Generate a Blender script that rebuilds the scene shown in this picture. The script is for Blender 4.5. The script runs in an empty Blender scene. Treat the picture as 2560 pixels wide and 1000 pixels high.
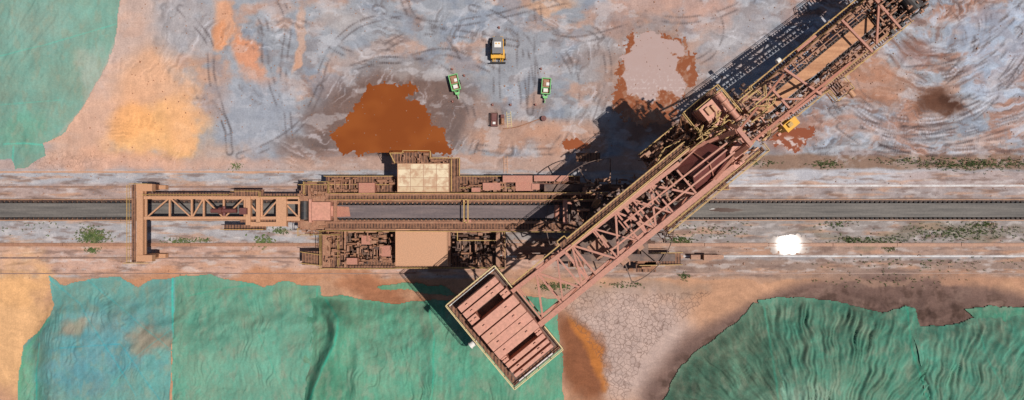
import bpy, math, random, bmesh
import numpy as np
from mathutils import Vector, Matrix
random.seed(7)
H=86.0
GAIN=1.18
def P(px,py,z=0.0):
    k=(H-z)/H
    return Vector(((px-1280)/20*k,(500-py)/20*k,z))
def S(r,g,b,gain=None):
    gain=gain or GAIN
    def f(c):
        c/=255.0
        c = c/12.92 if c<=0.04045 else ((c+0.055)/1.055)**2.4
        return c/gain
    return (f(r),f(g),f(b),1.0)
def srgb2lin(a):
    return np.where(a<=0.04045,a/12.92,((np.clip(a,0,1)+0.055)/1.055)**2.4)/GAIN
scene=bpy.context.scene
coll=scene.collection
scene.view_settings.view_transform='Standard'
scene.view_settings.look='None'
scene.view_settings.exposure=0

# ------------------------------------------------------------ noise
def pn(x,y,seed=0):
    rng=np.random.RandomState(seed)
    perm=rng.permutation(256); ang=rng.rand(256)*2*np.pi
    gx=np.cos(ang); gy=np.sin(ang)
    xi=np.floor(x).astype(np.int64); yi=np.floor(y).astype(np.int64)
    xf=x-xi; yf=y-yi
    u=xf*xf*xf*(xf*(xf*6-15)+10); v=yf*yf*yf*(yf*(yf*6-15)+10)
    def g(ix,iy,dx,dy):
        h=perm[(perm[ix&255]+iy)&255]
        return gx[h]*dx+gy[h]*dy
    a=g(xi,yi,xf,yf); b=g(xi+1,yi,xf-1,yf); c=g(xi,yi+1,xf,yf-1); d=g(xi+1,yi+1,xf-1,yf-1)
    return ((a*(1-u)+b*u)*(1-v)+(c*(1-u)+d*u)*v)*1.5
def fbm(x,y,seed=0,o=4):
    r=0;amp=1;t=0
    for i in range(o):
        r=r+amp*pn(x*2**i+17.3*i,y*2**i-9.1*i,seed+i); t+=amp; amp*=0.55
    return r/t*1.3
def ss(a,b,x):
    t=np.clip((x-a)/(b-a),0,1); return t*t*(3-2*t)
def inpoly(x,y,poly):
    r=np.zeros(x.shape,bool); n=len(poly)
    for i in range(n):
        x0,y0=poly[i]; x1,y1=poly[(i+1)%n]
        if y0==y1: continue
        c=((y0>y)!=(y1>y))&(x<(x1-x0)*(y-y0)/(y1-y0)+x0)
        r^=c
    return r
def polydist(x,y,pts):
    best=np.full(x.shape,1e9); arc=np.zeros(x.shape); side=None; L=0
    for (x0,y0),(x1,y1) in zip(pts[:-1],pts[1:]):
        dx,dy=x1-x0,y1-y0; l=math.hypot(dx,dy)
        if l<1e-6: continue
        t=np.clip(((x-x0)*dx+(y-y0)*dy)/(l*l),0,1)
        d=np.hypot(x-x0-t*dx,y-y0-t*dy)
        m=d<best
        best=np.where(m,d,best); arc=np.where(m,L+t*l,arc); L+=l
    return best,arc,side
def smooth_pts(pts,n=6):
    out=[]
    p=[pts[0]]+list(pts)+[pts[-1]]
    for i in range(1,len(p)-2):
        for j in range(n):
            t=j/n
            q=[]
            for k in (0,1):
                a,b,c,d=p[i-1][k],p[i][k],p[i+1][k],p[i+2][k]
                q.append(0.5*((2*b)+(c-a)*t+(2*a-5*b+4*c-d)*t*t+(3*b-a-3*c+d)*t**3))
            out.append(tuple(q))
    out.append(tuple(pts[-1]))
    return out

# ------------------------------------------------------------ terrain height (metres)
def gz(X,Y):
    x=1280+X*20; y=500-Y*20
    d=np.sqrt(((x-2230)/640)**2+((y-1130)/425)**2)
    d=d+0.03*fbm(x/120,y/120,5,3)
    r=5.0*ss(1.0,0.62,d)+2.0*ss(0.7,0.2,d)
    e=ss(700,880,y+25*fbm(x/90,y/90,8,3))*ss(70,190,x)*(1-ss(1290,1400,x))
    l=3.0*e+0.7*ss(880,1100,y)*ss(100,220,x)*(1-ss(1290,1400,x))
    c=np.sqrt(((x-20)/300)**2+((y-60)/330)**2)
    t=2.2*ss(1.0,0.35,c)
    return r+l+t
def topx(X,Y,Z):
    k=(H-Z)/H
    return 1280+X*20/k, 500-Y*20/k

# ------------------------------------------------------------ materials
def newmat(name):
    m=bpy.data.materials.new(name); m.use_nodes=True
    nt=m.node_tree; nt.nodes.clear()
    o=nt.nodes.new('ShaderNodeOutputMaterial'); b=nt.nodes.new('ShaderNodeBsdfPrincipled')
    nt.links.new(b.outputs[0],o.inputs[0])
    return m,nt,b
def noise(nt,vec,scale,detail=4,rough=0.6):
    n=nt.nodes.new('ShaderNodeTexNoise'); n.inputs['Scale'].default_value=scale
    n.inputs['Detail'].default_value=detail; n.inputs['Roughness'].default_value=rough
    nt.links.new(vec,n.inputs['Vector']); return n.outputs['Fac']
def ramp(nt,fac,stops):
    r=nt.nodes.new('ShaderNodeValToRGB')
    el=r.color_ramp.elements
    while len(el)<len(stops): el.new(0.5)
    for e,(p,c) in zip(el,stops):
        e.position=p; e.color=c if len(c)==4 else (*c,1)
    nt.links.new(fac,r.inputs[0]); return r.outputs[0]
def mix(nt,a,b,fac,mode='MIX'):
    m=nt.nodes.new('ShaderNodeMix'); m.data_type='RGBA'; m.blend_type=mode
    for s,i in ((a,6),(b,7)):
        if isinstance(s,tuple): m.inputs[i].default_value=s
        else: nt.links.new(s,m.inputs[i])
    if isinstance(fac,(int,float)): m.inputs[0].default_value=fac
    else: nt.links.new(fac,m.inputs[0])
    return m.outputs[2]
def bump(nt,b,h,strength,dist):
    n=nt.nodes.new('ShaderNodeBump'); n.inputs['Strength'].default_value=strength; n.inputs['Distance'].default_value=dist
    nt.links.new(h,n.inputs['Height']); nt.links.new(n.outputs[0],b.inputs['Normal']); return n
def paint(name,c,rough=0.6,dust=0.45,dustc=None,var=0.25,metal=0.0,scale=1.2):
    m,nt,b=newmat(name)
    tc=nt.nodes.new('ShaderNodeTexCoord').outputs['Object']
    n1=noise(nt,tc,scale,5,0.65); n2=noise(nt,tc,scale*7,4,0.7)
    lo=tuple(v*(1-var) for v in c[:3])+(1,); hi=tuple(min(1,v*(1+var)) for v in c[:3])+(1,)
    col=ramp(nt,n2,[(0.3,lo),(0.7,hi)])
    d=dustc or S(186,140,108)
    f=ramp(nt,n1,[(0.42,(0,0,0)),(0.72,(dust,dust,dust))])
    col=mix(nt,col,d,f)
    nt.links.new(col,b.inputs['Base Color'])
    b.inputs['Roughness'].default_value=rough; b.inputs['Metallic'].default_value=metal
    bump(nt,b,n2,0.3,0.03)
    return m
M={}
M['pink']=paint('red_oxide_paint',S(178,116,96),dust=0.35,var=0.3)
M['pinkl']=paint('faded_red_oxide_paint',S(202,140,118),dust=0.35,var=0.2,scale=0.5)
M['brown']=paint('dusty_steel',S(152,104,78),dust=0.6,var=0.45)
M['dark']=paint('dark_rust_steel',S(84,57,47),dust=0.3,var=0.4)  # darker rust-brown tone of the steel itself
M['maroon']=paint('maroon_plate',S(106,54,50),dust=0.1)
M['tan']=paint('tan_steel',S(196,144,108),dust=0.35,var=0.24)
M['yellow']=paint('yellow_paint',S(190,152,82),dust=0.5,var=0.35)
M['pale']=paint('pale_handrail_paint',S(216,194,140),dust=0.3,var=0.2)
M['byellow']=paint('bright_yellow_paint',S(228,168,44),dust=0.2,var=0.1)
M['black']=paint('black_rubber',S(40,38,40),dust=0.15,var=0.3)
M['grey']=paint('grey_panel',S(112,112,116),dust=0.15,var=0.15)
M['white']=paint('white_paint',S(228,224,218),dust=0.15,var=0.06)
M['green']=paint('green_paint',S(126,200,126),dust=0.15,var=0.12)
M['orange']=paint('orange_plastic',S(205,90,50),dust=0.2,var=0.1)
M['steel']=paint('polished_rail_steel',S(214,210,210),rough=0.75,dust=0.8,var=0.1,scale=0.5,dustc=S(146,124,118))
M['dustyrail']=paint('dusty_rail',S(140,112,102),dust=0.7)
M['dust']=paint('dusty_trough',S(160,114,90),dust=0.6,var=0.3)
def grating():
    m,nt,b=newmat('walkway_grating')
    tc=nt.nodes.new('ShaderNodeTexCoord').outputs['Object']
    w=nt.nodes.new('ShaderNodeTexWave'); w.inputs['Scale'].default_value=0.9; w.inputs['Distortion'].default_value=0.3
    nt.links.new(tc,w.inputs['Vector'])
    n=noise(nt,tc,2.5,5,0.7)
    c=ramp(nt,w.outputs['Fac'],[(0.3,S(72,48,40)),(0.6,S(128,88,66))])
    c=mix(nt,c,S(168,120,92),ramp(nt,n,[(0.45,(0,0,0)),(0.7,(0.7,0.7,0.7))]))
    nt.links.new(c,b.inputs['Base Color']); b.inputs['Roughness'].default_value=0.85
    return m
M['grate']=grating()
def roofmat():
    m,nt,b=newmat('cream_roof_sheets')
    tc=nt.nodes.new('ShaderNodeTexCoord').outputs['Object']
    br=nt.nodes.new('ShaderNodeTexBrick'); br.inputs['Scale'].default_value=1.0
    br.inputs['Brick Width'].default_value=1.5; br.inputs['Row Height'].default_value=1.0; br.offset=0.0
    br.inputs['Mortar Size'].default_value=0.03
    br.inputs['Color1'].default_value=S(228,208,174); br.inputs['Color2'].default_value=S(204,174,138); br.inputs['Mortar'].default_value=S(160,118,92)
    nt.links.new(tc,br.inputs['Vector'])
    n=noise(nt,tc,1.1,6,0.7)
    c=mix(nt,br.outputs['Color'],S(178,130,98),ramp(nt,n,[(0.45,(0,0,0)),(0.6,(0.75,0.75,0.75))]))
    nt.links.new(c,b.inputs['Base Color']); b.inputs['Roughness'].default_value=0.7
    return m
M['roof']=roofmat()
def beltmat(name,c,c2):
    m,nt,b=newmat(name)
    tc=nt.nodes.new('ShaderNodeTexCoord').outputs['Object']
    mp=nt.nodes.new('ShaderNodeMapping'); mp.inputs['Scale'].default_value=(0.12,2.2,1)
    nt.links.new(tc,mp.inputs['Vector'])
    n=noise(nt,mp.outputs[0],1.0,5,0.6); n2=noise(nt,tc,4,4,0.7)
    col=ramp(nt,n,[(0.3,c),(0.7,c2)])
    col=mix(nt,col,ramp(nt,n2,[(0.3,(0.75,0.75,0.75)),(0.7,(1.2,1.2,1.2))]),0.7,'MULTIPLY')
    nt.links.new(col,b.inputs['Base Color']); b.inputs['Roughness'].default_value=0.75
    return m
M['belt']=beltmat('grey_conveyor_belt',S(82,77,74),S(122,114,107))
M['belt2']=beltmat('brown_conveyor_belt',S(98,86,88),S(132,114,110))
M['belt3']=beltmat('tan_conveyor_belt',S(162,110,76),S(206,152,112))

def ground_mat():
    m,nt,b=newmat('yard_ground')
    at=nt.nodes.new('ShaderNodeAttribute'); at.attribute_name='Col'
    ac=nt.nodes.new('ShaderNodeAttribute'); ac.attribute_name='Crack'
    tc=nt.nodes.new('ShaderNodeTexCoord').outputs['Object']
    n1=noise(nt,tc,0.5,10,0.74); n2=noise(nt,tc,5,7,0.8)
    c=mix(nt,at.outputs['Color'],ramp(nt,n1,[(0.3,(0.70,0.70,0.73)),(0.7,(1.28,1.26,1.24))]),0.72,'MULTIPLY')
    c=mix(nt,c,ramp(nt,n2,[(0.3,(0.76,0.74,0.73)),(0.7,(1.22,1.22,1.22))]),0.85,'MULTIPLY')
    v=nt.nodes.new('ShaderNodeTexVoronoi'); v.inputs['Scale'].default_value=2.6; nt.links.new(tc,v.inputs['Vector'])
    sp=ramp(nt,v.outputs['Distance'],[(0.0,(0.5,0.5,0.5)),(0.12,(0,0,0))])
    c=mix(nt,c,S(120,98,88),sp)
    wn=nt.nodes.new('ShaderNodeTexNoise'); wn.inputs['Scale'].default_value=1.5; nt.links.new(tc,wn.inputs['Vector'])
    wv=nt.nodes.new('ShaderNodeVectorMath'); wv.operation='MULTIPLY_ADD'; wv.inputs[1].default_value=(0.45,0.45,0)
    nt.links.new(wn.outputs['Color'],wv.inputs[0]); nt.links.new(tc,wv.inputs[2])
    vc=nt.nodes.new('ShaderNodeTexVoronoi'); vc.feature='DISTANCE_TO_EDGE'; vc.inputs['Scale'].default_value=1.75
    nt.links.new(wv.outputs[0],vc.inputs['Vector'])
    cr=ramp(nt,vc.outputs['Distance'],[(0.0,(0.9,0.9,0.9)),(0.075,(0,0,0))])
    crm=nt.nodes.new('ShaderNodeMath'); crm.operation='MULTIPLY'
    nt.links.new(cr,crm.inputs[0]); nt.links.new(ac.outputs['Fac'],crm.inputs[1])
    c=mix(nt,c,S(112,86,76),crm.outputs[0])
    nt.links.new(c,b.inputs['Base Color']); b.inputs['Roughness'].default_value=0.95
    b.inputs['Specular IOR Level'].default_value=0.15
    ad=nt.nodes.new('ShaderNodeMath'); ad.operation='SUBTRACT'
    nt.links.new(n2,ad.inputs[0]); nt.links.new(crm.outputs[0],ad.inputs[1])
    bump(nt,b,ad.outputs[0],0.4,0.09)
    return m
def net_mat():
    m,nt,b=newmat('dust_netting')
    at=nt.nodes.new('ShaderNodeAttribute'); at.attribute_name='Col'
    tc=nt.nodes.new('ShaderNodeTexCoord').outputs['Object']
    n1=noise(nt,tc,0.35,9,0.72); n2=noise(nt,tc,5,5,0.75)
    c=mix(nt,at.outputs['Color'],S(158,148,124),ramp(nt,n1,[(0.42,(0.10,0.10,0.10)),(0.78,(0.5,0.5,0.5))]))
    c=mix(nt,c,ramp(nt,n2,[(0.3,(0.84,0.84,0.84)),(0.7,(1.14,1.14,1.14))]),0.85,'MULTIPLY')
    nt.links.new(c,b.inputs['Base Color']); b.inputs['Roughness'].default_value=0.95
    b.inputs['Specular IOR Level'].default_value=0.1
    bump(nt,b,n2,0.25,0.08)
    return m
def water_mat(name,rough=0.12,bmp=True):
    m,nt,b=newmat(name)
    at=nt.nodes.new('ShaderNodeAttribute'); at.attribute_name='Col'
    nt.links.new(at.outputs['Color'],b.inputs['Base Color']); b.inputs['Roughness'].default_value=rough
    tc=nt.nodes.new('ShaderNodeTexCoord').outputs['Object']
    if bmp: bump(nt,b,noise(nt,tc,3,3,0.5),0.05,0.02)
    return m
M['ground']=ground_mat(); M['net']=net_mat(); M['water']=water_mat('muddy_water'); 

# ------------------------------------------------------------ grid surfaces
def grid_obj(name,xs,ys,zf,cf,mat,maskf=None,crack=None):
    X,Y=np.meshgrid(xs,ys); Z=zf(X,Y)
    px,py=topx(X,Y,np.clip(Z,-5,40))
    C=cf(px,py)
    ny,nx=X.shape
    idx=np.arange(nx*ny).reshape(ny,nx)
    q=np.stack([idx[:-1,:-1],idx[:-1,1:],idx[1:,1:],idx[1:,:-1]],-1).reshape(-1,4)
    if maskf is not None:
        mk=maskf(px,py).ravel()
        keep=mk[q].all(1); q=q[keep]
    used,inv=np.unique(q,return_inverse=True)
    q=inv.reshape(-1,4)
    V=np.stack([X.ravel(),Y.ravel(),Z.ravel()],-1)[used]
    c0=V.mean(0) if maskf is not None else np.zeros(3)
    c0=np.array([c0[0],c0[1],0 if maskf is None else V[:,2].min()])
    V=V-c0
    me=bpy.data.meshes.new(name)
    me.vertices.add(len(V)); me.vertices.foreach_set('co',V.astype(np.float32).ravel())
    me.loops.add(len(q)*4); me.loops.foreach_set('vertex_index',q.astype(np.int32).ravel())
    me.polygons.add(len(q)); me.polygons.foreach_set('loop_start',(np.arange(len(q))*4).astype(np.int32))
    me.polygons.foreach_set('loop_total',np.full(len(q),4,np.int32))
    me.polygons.foreach_set('use_smooth',np.ones(len(q),bool))
    me.update(calc_edges=True)
    a=me.color_attributes.new('Col','FLOAT_COLOR','POINT')
    cc=np.ones((len(V),4),np.float32); cc[:,:3]=srgb2lin(C.reshape(-1,3)[used])
    a.data.foreach_set('color',cc.ravel())
    if crack is not None:
        a=me.attributes.new('Crack','FLOAT','POINT')
        a.data.foreach_set('value',crack(px,py).ravel()[used].astype(np.float32))
    me.materials.append(mat)
    o=bpy.data.objects.new(name,me); o.location=c0; coll.objects.link(o)
    return o

# ------------------------------------------------------------ ground colour
def gcol(x,y):
    sh=x.shape
    w1=fbm(x/160,y/160,11,6); w2=fbm(x/60,y/60,23,5); w3=fbm(x/300,y/300,31,3)
    xw=x+40*w1+14*w2; yw=y+40*fbm(x/160+9,y/160+4,12,5)+12*w2
    C=np.zeros(sh+(3,)); C[:]=np.array([150,153,160])/255
    def blend(w,c):
        nonlocal C
        C=C*(1-w[...,None])+w[...,None]*np.array(c)/255.0
    def sp(cx,cy,rx,ry,ang,c,s=0.9,rag=0.5,soft=0.8):
        a=math.radians(ang); dx=xw-cx; dy=yw-cy
        u=(dx*math.cos(a)+dy*math.sin(a))/rx; v=(-dx*math.sin(a)+dy*math.cos(a))/ry
        d=np.sqrt(u*u+v*v)+rag*(0.6*w2+0.6*w1)
        blend(s*ss(0.95+soft/2,0.95-soft/2,d),c)
    yard=(1-ss(395,430,y))
    blend(ss(0.0,0.3,fbm(x/150,y/90,99,7))*yard*0.65,(190,142,118))
    blend(ss(0.1,0.3,fbm(x/90,y/60,105,7))*yard*ss(500,800,x)*0.5,(124,108,106))
    blend(ss(0.05,0.3,fbm(x/110+3,y/90,91,7))*yard*ss(300,700,x)*0.55,(130,140,156))
    sp(330,120,120,240,15,(200,168,152),0.8)
    sp(240,330,150,110,-20,(208,166,142),0.8)
    sp(390,230,110,110,50,(222,168,130),0.8)
    sp(400,335,135,66,-8,(234,176,118),0.9)
    sp(320,300,60,40,0,(234,168,110),0.7)
    sp(470,300,60,60,0,(228,172,126),0.7)
    sp(300,400,190,30,0,(214,164,136),0.7)
    sp(470,60,90,80,10,(162,160,164),0.8)
    sp(560,60,30,60,-12,(216,156,120),0.8,0.9,0.7)
    sp(615,150,34,60,-35,(214,144,108),0.85,1.0,0.7)
    sp(545,100,20,30,0,(220,148,104),0.8,0.8,0.6)
    sp(735,110,12,75,8,(212,156,124),0.8,0.7,0.6)
    sp(690,20,40,30,0,(190,158,144),0.6)
    sp(640,300,110,110,20,(154,158,168),0.8)
    sp(545,380,60,40,0,(198,156,130),0.6)
    sp(880,90,160,90,10,(158,160,166),0.5)
    sp(860,50,70,45,0,(180,166,160),0.5)
    sp(790,330,40,80,0,(118,100,96),0.7)
    sp(740,380,60,30,0,(120,96,86),0.6)
    sp(985,290,215,136,0,(116,93,85),0.92,0.25,0.5)
    sp(1130,330,36,90,-8,(114,98,94),0.7,0.3,0.5)
    sp(1060,180,120,22,10,(162,154,152),0.6)
    sp(820,395,120,16,0,(156,128,118),0.6)
    sp(1200,330,40,80,0,(166,138,126),0.7)
    sp(1290,335,120,36,-6,(178,136,114),0.8)
    sp(1420,345,110,50,0,(192,146,122),0.75)
    sp(1330,120,120,110,0,(150,150,156),0.4)
    sp(1380,8,60,16,0,(210,158,122),0.7)
    sp(1650,15,150,36,0,(188,152,138),0.8)
    sp(1500,160,50,140,5,(160,142,136),0.5)
    sp(1560,75,60,30,0,(172,132,116),0.6)
    sp(1640,190,125,135,0,(162,128,112),0.75,0.3)
    sp(1640,320,90,40,0,(134,92,72),0.7)
    sp(1840,90,120,80,-30,(168,158,158),0.6)
    sp(1780,30,70,40,-30,(192,150,134),0.5)
    m=ss(1900,2060,x+40*w1)*(1-ss(385,405,y))
    xx=x+60*w1; yw_=y+50*fbm(x/150+3,y/150+8,14,4)
    r=np.hypot((xx-2360)*0.75,(yw_+40)*1.1)+35*w3; th=np.arctan2(yw_+40,xx-2360)
    rg=ss(-0.3,0.3,fbm(x/130,y/130,45,3))
    s1=fbm(r/30+1.5*w3,th*2.2+w1,41,6); s2=fbm(x/130+w1,y/60+w3,47,6); s3=fbm(r/8+2*w3,th*2.6,43,4)
    blend(m*0.85*ss(-0.1,0.3,s2),(166,122,104)); blend(m*0.7*ss(0.05,0.35,s1),(176,186,202))
    blend(m*0.7*ss(0.1,0.35,-s1),(120,92,84)); blend(m*rg*0.45*ss(0.15,0.4,s3),(212,212,218)); blend(m*rg*0.45*ss(0.15,0.4,-s3),(86,72,70))
    sp(2510,140,90,110,30,(172,188,210),0.6)
    sp(2190,210,120,60,10,(178,128,102),0.65)
    sp(2090,120,60,50,0,(158,126,114),0.5)
    sp(2440,60,80,40,-30,(144,154,172),0.6)
    sp(2300,140,60,36,20,(140,94,78),0.6)
    sp(2350,250,58,40,-15,(92,60,46),0.9,0.6,0.9)
    sp(2370,245,22,18,0,(72,46,36),0.7,0.5,0.9)
    sp(2200,330,120,30,10,(182,152,142),0.5)
    sp(1980,345,80,42,0,(160,118,102),0.7)
    sp(2450,350,90,10,-10,(206,184,176),0.6)
    yy=y+5*w2+4*w1
    def band(y0,y1,c,s=0.9,x0=-1e6,x1=1e6,soft=5):
        w=s*ss(y0-soft,y0+soft,yy)*(1-ss(y1-soft,y1+soft,yy))*ss(x0-40,x0+40,x)*(1-ss(x1-40,x1+40,x))
        blend(w,c)
    band(392,428,(182,148,132),0.8,700,1900)
    band(398,428,(200,160,142),0.6,-1e6,700,10)
    band(388,424,(136,106,88),0.85,1880)
    band(428,460,(166,164,168),0.95)
    band(424,464,(186,184,190),0.7,1850,2350)
    band(428,462,(172,142,132),0.5,2250)
    band(460,500,(170,146,138),0.9)
    band(470,500,(152,146,148),0.6,1800)
    band(500,552,(104,90,84),0.9)
    band(552,606,(166,162,164),0.95,-1e6,800)
    band(552,606,(152,142,138),0.95,800)
    band(606,640,(188,152,136),0.95,-1e6,1500)
    band(606,640,(162,134,120),0.95,1500)
    band(640,690,(194,156,138),0.95,-1e6,1400,6)
    band(646,700,(148,124,112),0.95,1400,1e6,8)
    band(428,432,(214,180,164),0.7,-1e6,760,1.5)
    band(682,687,(200,168,154),0.6,-1e6,2000,1.5)
    tm=ss(425,435,y)*(1-ss(690,700,y))
    blend(tm*0.6*ss(0.05,0.4,fbm(x/140,y/16,61,5)),(190,144,116))
    blend(tm*0.6*ss(0.05,0.4,fbm(x/70,y/12,67,5)),(118,96,88))
    blend(tm*0.5*ss(0.1,0.4,fbm(x/50,y/14,69,5)),(200,192,190))
    sp(2300,590,320,16,0,(118,110,94),0.5)
    so=ss(690,700,y+6*w2)
    blend(so*0.95,(188,142,112))
    sp(50,820,110,170,0,(218,170,122),0.95)
    sp(40,720,100,40,0,(222,170,118),0.8)
    sp(640,700,420,26,0,(184,132,100),0.9)
    sp(960,740,110,40,12,(158,106,78),0.9)
    sp(1290,690,120,30,0,(176,132,106),0.8)
    sp(1540,720,230,24,0,(162,134,116),0.9)
    sp(1560,860,190,150,15,(184,160,150),0.98,0.2)
    sp(1450,900,56,140,-22,(132,82,56),0.95,0.4)
    sp(1475,885,18,105,-28,(186,116,58),0.85,0.8)
    d=np.sqrt(((x-2230)/660)**2+((y-1130)/440)**2)+0.03*w1
    blend(0.96*ss(1.05,0.97,d),(116,92,84))
    blend(0.7*ss(0.0,0.35,fbm(x/40,y/40,71,5))*ss(1.0,0.95,d),(86,66,58))
    blend(0.5*ss(0.05,0.35,fbm(x/70,y/40,73,5))*ss(1.0,0.95,d),(146,120,108))
    sp(2100,690,330,10,0,(162,130,112),0.6)
    sp(2440,690,130,14,3,(172,130,106),0.7)
    fl=fbm(x/300,y/300,81,2)
    a1=fbm((x*0.97+y*0.24+60*w1)/150,(y*0.97-x*0.24+50*w1)/9,83,4); a2=fbm((x*0.4-y*0.9+60*w1)/150,(x*0.9+y*0.4+50*w1)/9,87,4); a3=fbm(x/9,y/110,89,4)
    kk=ss(-0.2,0.2,fl); st=a1*kk+a2*(1-kk)
    reg=ss(-0.1,0.35,fbm(x/170+4,y/130,93,3))*(1-0.6*m)
    C=C*(1+(0.16*st*yard*reg+0.07*a1*(1-yard)+0.03*a3)[...,None])
    blend(ss(0.2,0.4,st)*yard*reg*ss(350,600,x)*0.4,(204,204,212))
    blend(ss(0.2,0.4,-st)*yard*reg*ss(350,600,x)*0.35,(110,96,94))
    blend(ss(0.15,0.3,fbm(x/70,y/40,95,7))*yard*ss(350,800,x)*0.4,(198,196,200))
    def track(pts,gauge=15,w=2.6,c=(74,64,64),s=0.62,period=5.5):
        nonlocal C
        pts=smooth_pts(pts)
        a=np.array(pts); m=(x>a[:,0].min()-40)&(x<a[:,0].max()+40)&(y>a[:,1].min()-40)&(y<a[:,1].max()+40)
        if not m.any(): return
        dd,ar,_=polydist(x[m]+3*w2[m],y[m]+3*w1[m],pts)
        w_=np.exp(-((dd-gauge/2)/w)**2)*(0.65+0.35*np.sin(ar/period*2*np.pi))*ss(-0.3,0.25,fbm(x[m]/50,y[m]/50,101,3))
        w_=np.clip(w_*s,0,1)
        C[m]=C[m]*(1-w_[:,None])+w_[:,None]*np.array(c)/255
    tr=[[(1300,80),(1302,160),(1310,260)],[(1325,60),(1330,160),(1326,280)],[(1240,160),(1242,240),(1250,300)],
        [(940,20),(1080,60),(1200,50),(1330,20),(1420,0)],[(960,120),(1050,80),(1180,90),(1290,110)],[(800,200),(830,120),(900,60),(1010,30)],
        [(880,170),(960,150),(1100,170),(1160,240),(1190,330),(1180,380)],[(700,0),(720,60),(708,180),(720,300),(728,380)],
        [(1200,370),(1300,380),(1400,375),(1480,350)],[(1420,60),(1500,90),(1520,200),(1490,300)],[(1560,20),(1680,50),(1780,40),(1880,0)],
        [(1340,0),(1360,80),(1450,100),(1600,60)],[(2100,260),(2180,320),(2300,345),(2420,330),(2560,290)],[(2120,300),(2220,360),(2360,385),(2560,370)],
        [(2090,180),(2120,260),(2200,300),(2330,310),(2450,270),(2540,180)],[(2560,60),(2500,130),(2420,180),(2330,200)],
        [(2580,100),(2520,190),(2430,240)],[(2400,0),(2440,60),(2430,130),(2370,190)],[(2560,10),(2480,80),(2380,130),(2280,140)],
        [(620,0),(660,60),(665,160),(700,260)],[(500,240),(560,300),(575,380)],[(450,20),(520,100),(530,200),(570,330)],
        [(2050,380),(2150,370),(2300,372),(2560,352)],[(1180,20),(1240,40),(1320,110),(1340,200)],
        [(760,60),(860,130),(990,150),(1120,130),(1240,180)],[(1010,0),(1040,50),(1120,90),(1160,150)],[(600,390),(680,360),(760,300),(800,220)],
        [(1400,120),(1440,200),(1430,300),(1380,380)],[(1760,0),(1800,60),(1780,130),(1700,180)]]
    for t in tr: track(t)
    for t in tr[12:19]:
        track([(a+14,b-10) for a,b in t],10,2.5,(212,212,222),0.65,9)
        track([(a-16,b+16) for a,b in t],22,2.5,(58,50,52),0.65,5)
        track([(a+30,b-26) for a,b in t],14,3,(88,76,76),0.5,5)
        track([(a-34,b+30) for a,b in t],18,2.5,(190,180,178),0.45,7)
    return np.clip(C,0.02,1)
def crackf(x,y):
    a=inpoly(x+8*fbm(x/40,y/40,3,2),y,[(1395,735),(1480,725),(1600,735),(1780,728),(1740,775),(1650,840),(1580,950),(1555,1020),(1530,1020),(1500,900),(1420,800)]).astype(float)*(0.75+0.25*fbm(x/40,y/40,4,2))
    a=np.maximum(a,0.4*ss(1.2,0.7,np.sqrt(((x-150)/130)**2+((y-400)/25)**2)))
    return a
far=np.array([70.5,75,90,130,220,450,1000,3000.])
xs=np.concatenate([-far[::-1],np.linspace(-69,69,1200),far])
ys=np.concatenate([-(far[::-1]-38),np.linspace(-31,31,540),far-38])
def gzn(X,Y):
    pile=gz(X,Y)
    rough=0.12*fbm(X*0.7,Y*0.7,55,5)*ss(0.05,0.6,pile)+0.45*np.abs(fbm(X*0.45,Y*0.45,56,5))*ss(0.3,1.5,pile)
    return (pile+rough)
g=grid_obj('ground',xs,ys,gzn,gcol,M['ground'],None,crackf)
g['kind']='structure'; g['label']='grey and ochre ore yard ground with tyre marks'; g['category']='ground'

# ------------------------------------------------------------ netting
NC=[0]
def make_net(label,poly,zextra,cf,rag=1.6,lift=0.22,res=0.11):
    NC[0]+=1; eps=0.03+0.018*NC[0]
    a=np.array(poly); 
    x0,x1=(a[:,0].min()-1280)/20-0.5,(a[:,0].max()-1280)/20+0.5
    y0,y1=(500-a[:,1].max())/20-0.5,(500-a[:,1].min())/20+1.0
    nx=np.arange(max(x0,-70),min(x1,70),res); ny=np.arange(max(y0,-31),min(y1,31),res)
    def zf(X,Y):
        pl=gz(X,Y)
        x,y=topx(X,Y,pl)
        d,_,_=polydist(x,y,list(poly)+[poly[0]])
        tp=ss(3,34,d)
        base=gzn(X,Y)+eps
        z=np.maximum(base,pl+lift+zextra(x,y))
        return base*(1-tp)+z*tp
    o=grid_obj('dust_net',nx,ny,zf,cf,M['net'],lambda x,y:inpoly(x+rag*fbm(x/14,y/14,7,3)+rag*fbm(x/60,y/60,9,2)*3,y+rag*fbm(x/14+5,y/14,8,3)+rag*3*fbm(x/50,y/50,6,2),poly))
    o['label']=label; o['category']='netting'; o['group']='green dust nets over the stockpiles'
    return o
def ridge(a): return 1-np.abs(a)*2.2
def fold_v(x,y,sd,amp=0.22,fx=26,fy=190,tilt=0.0):
    xx=x+tilt*y+55*fbm(x/150,y/150,sd,3)
    reg=0.12+0.88*ss(-0.15,0.45,fbm(x/100,y/110,sd+9,3))
    return reg*(0.85*amp*np.clip(ridge(fbm(xx/fx,y/fy,sd+1,3)),-0.3,1)+0.13*ridge(fbm(xx/9,y/150,sd+2,2)))+0.05*ridge(fbm((x+y)/30,(x-y)/160,sd+12,2))*(1-reg)+0.03*fbm(x/14,y/22,sd+4,3)+0.22*fbm(x/90,y/80,sd+6,3)
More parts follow.
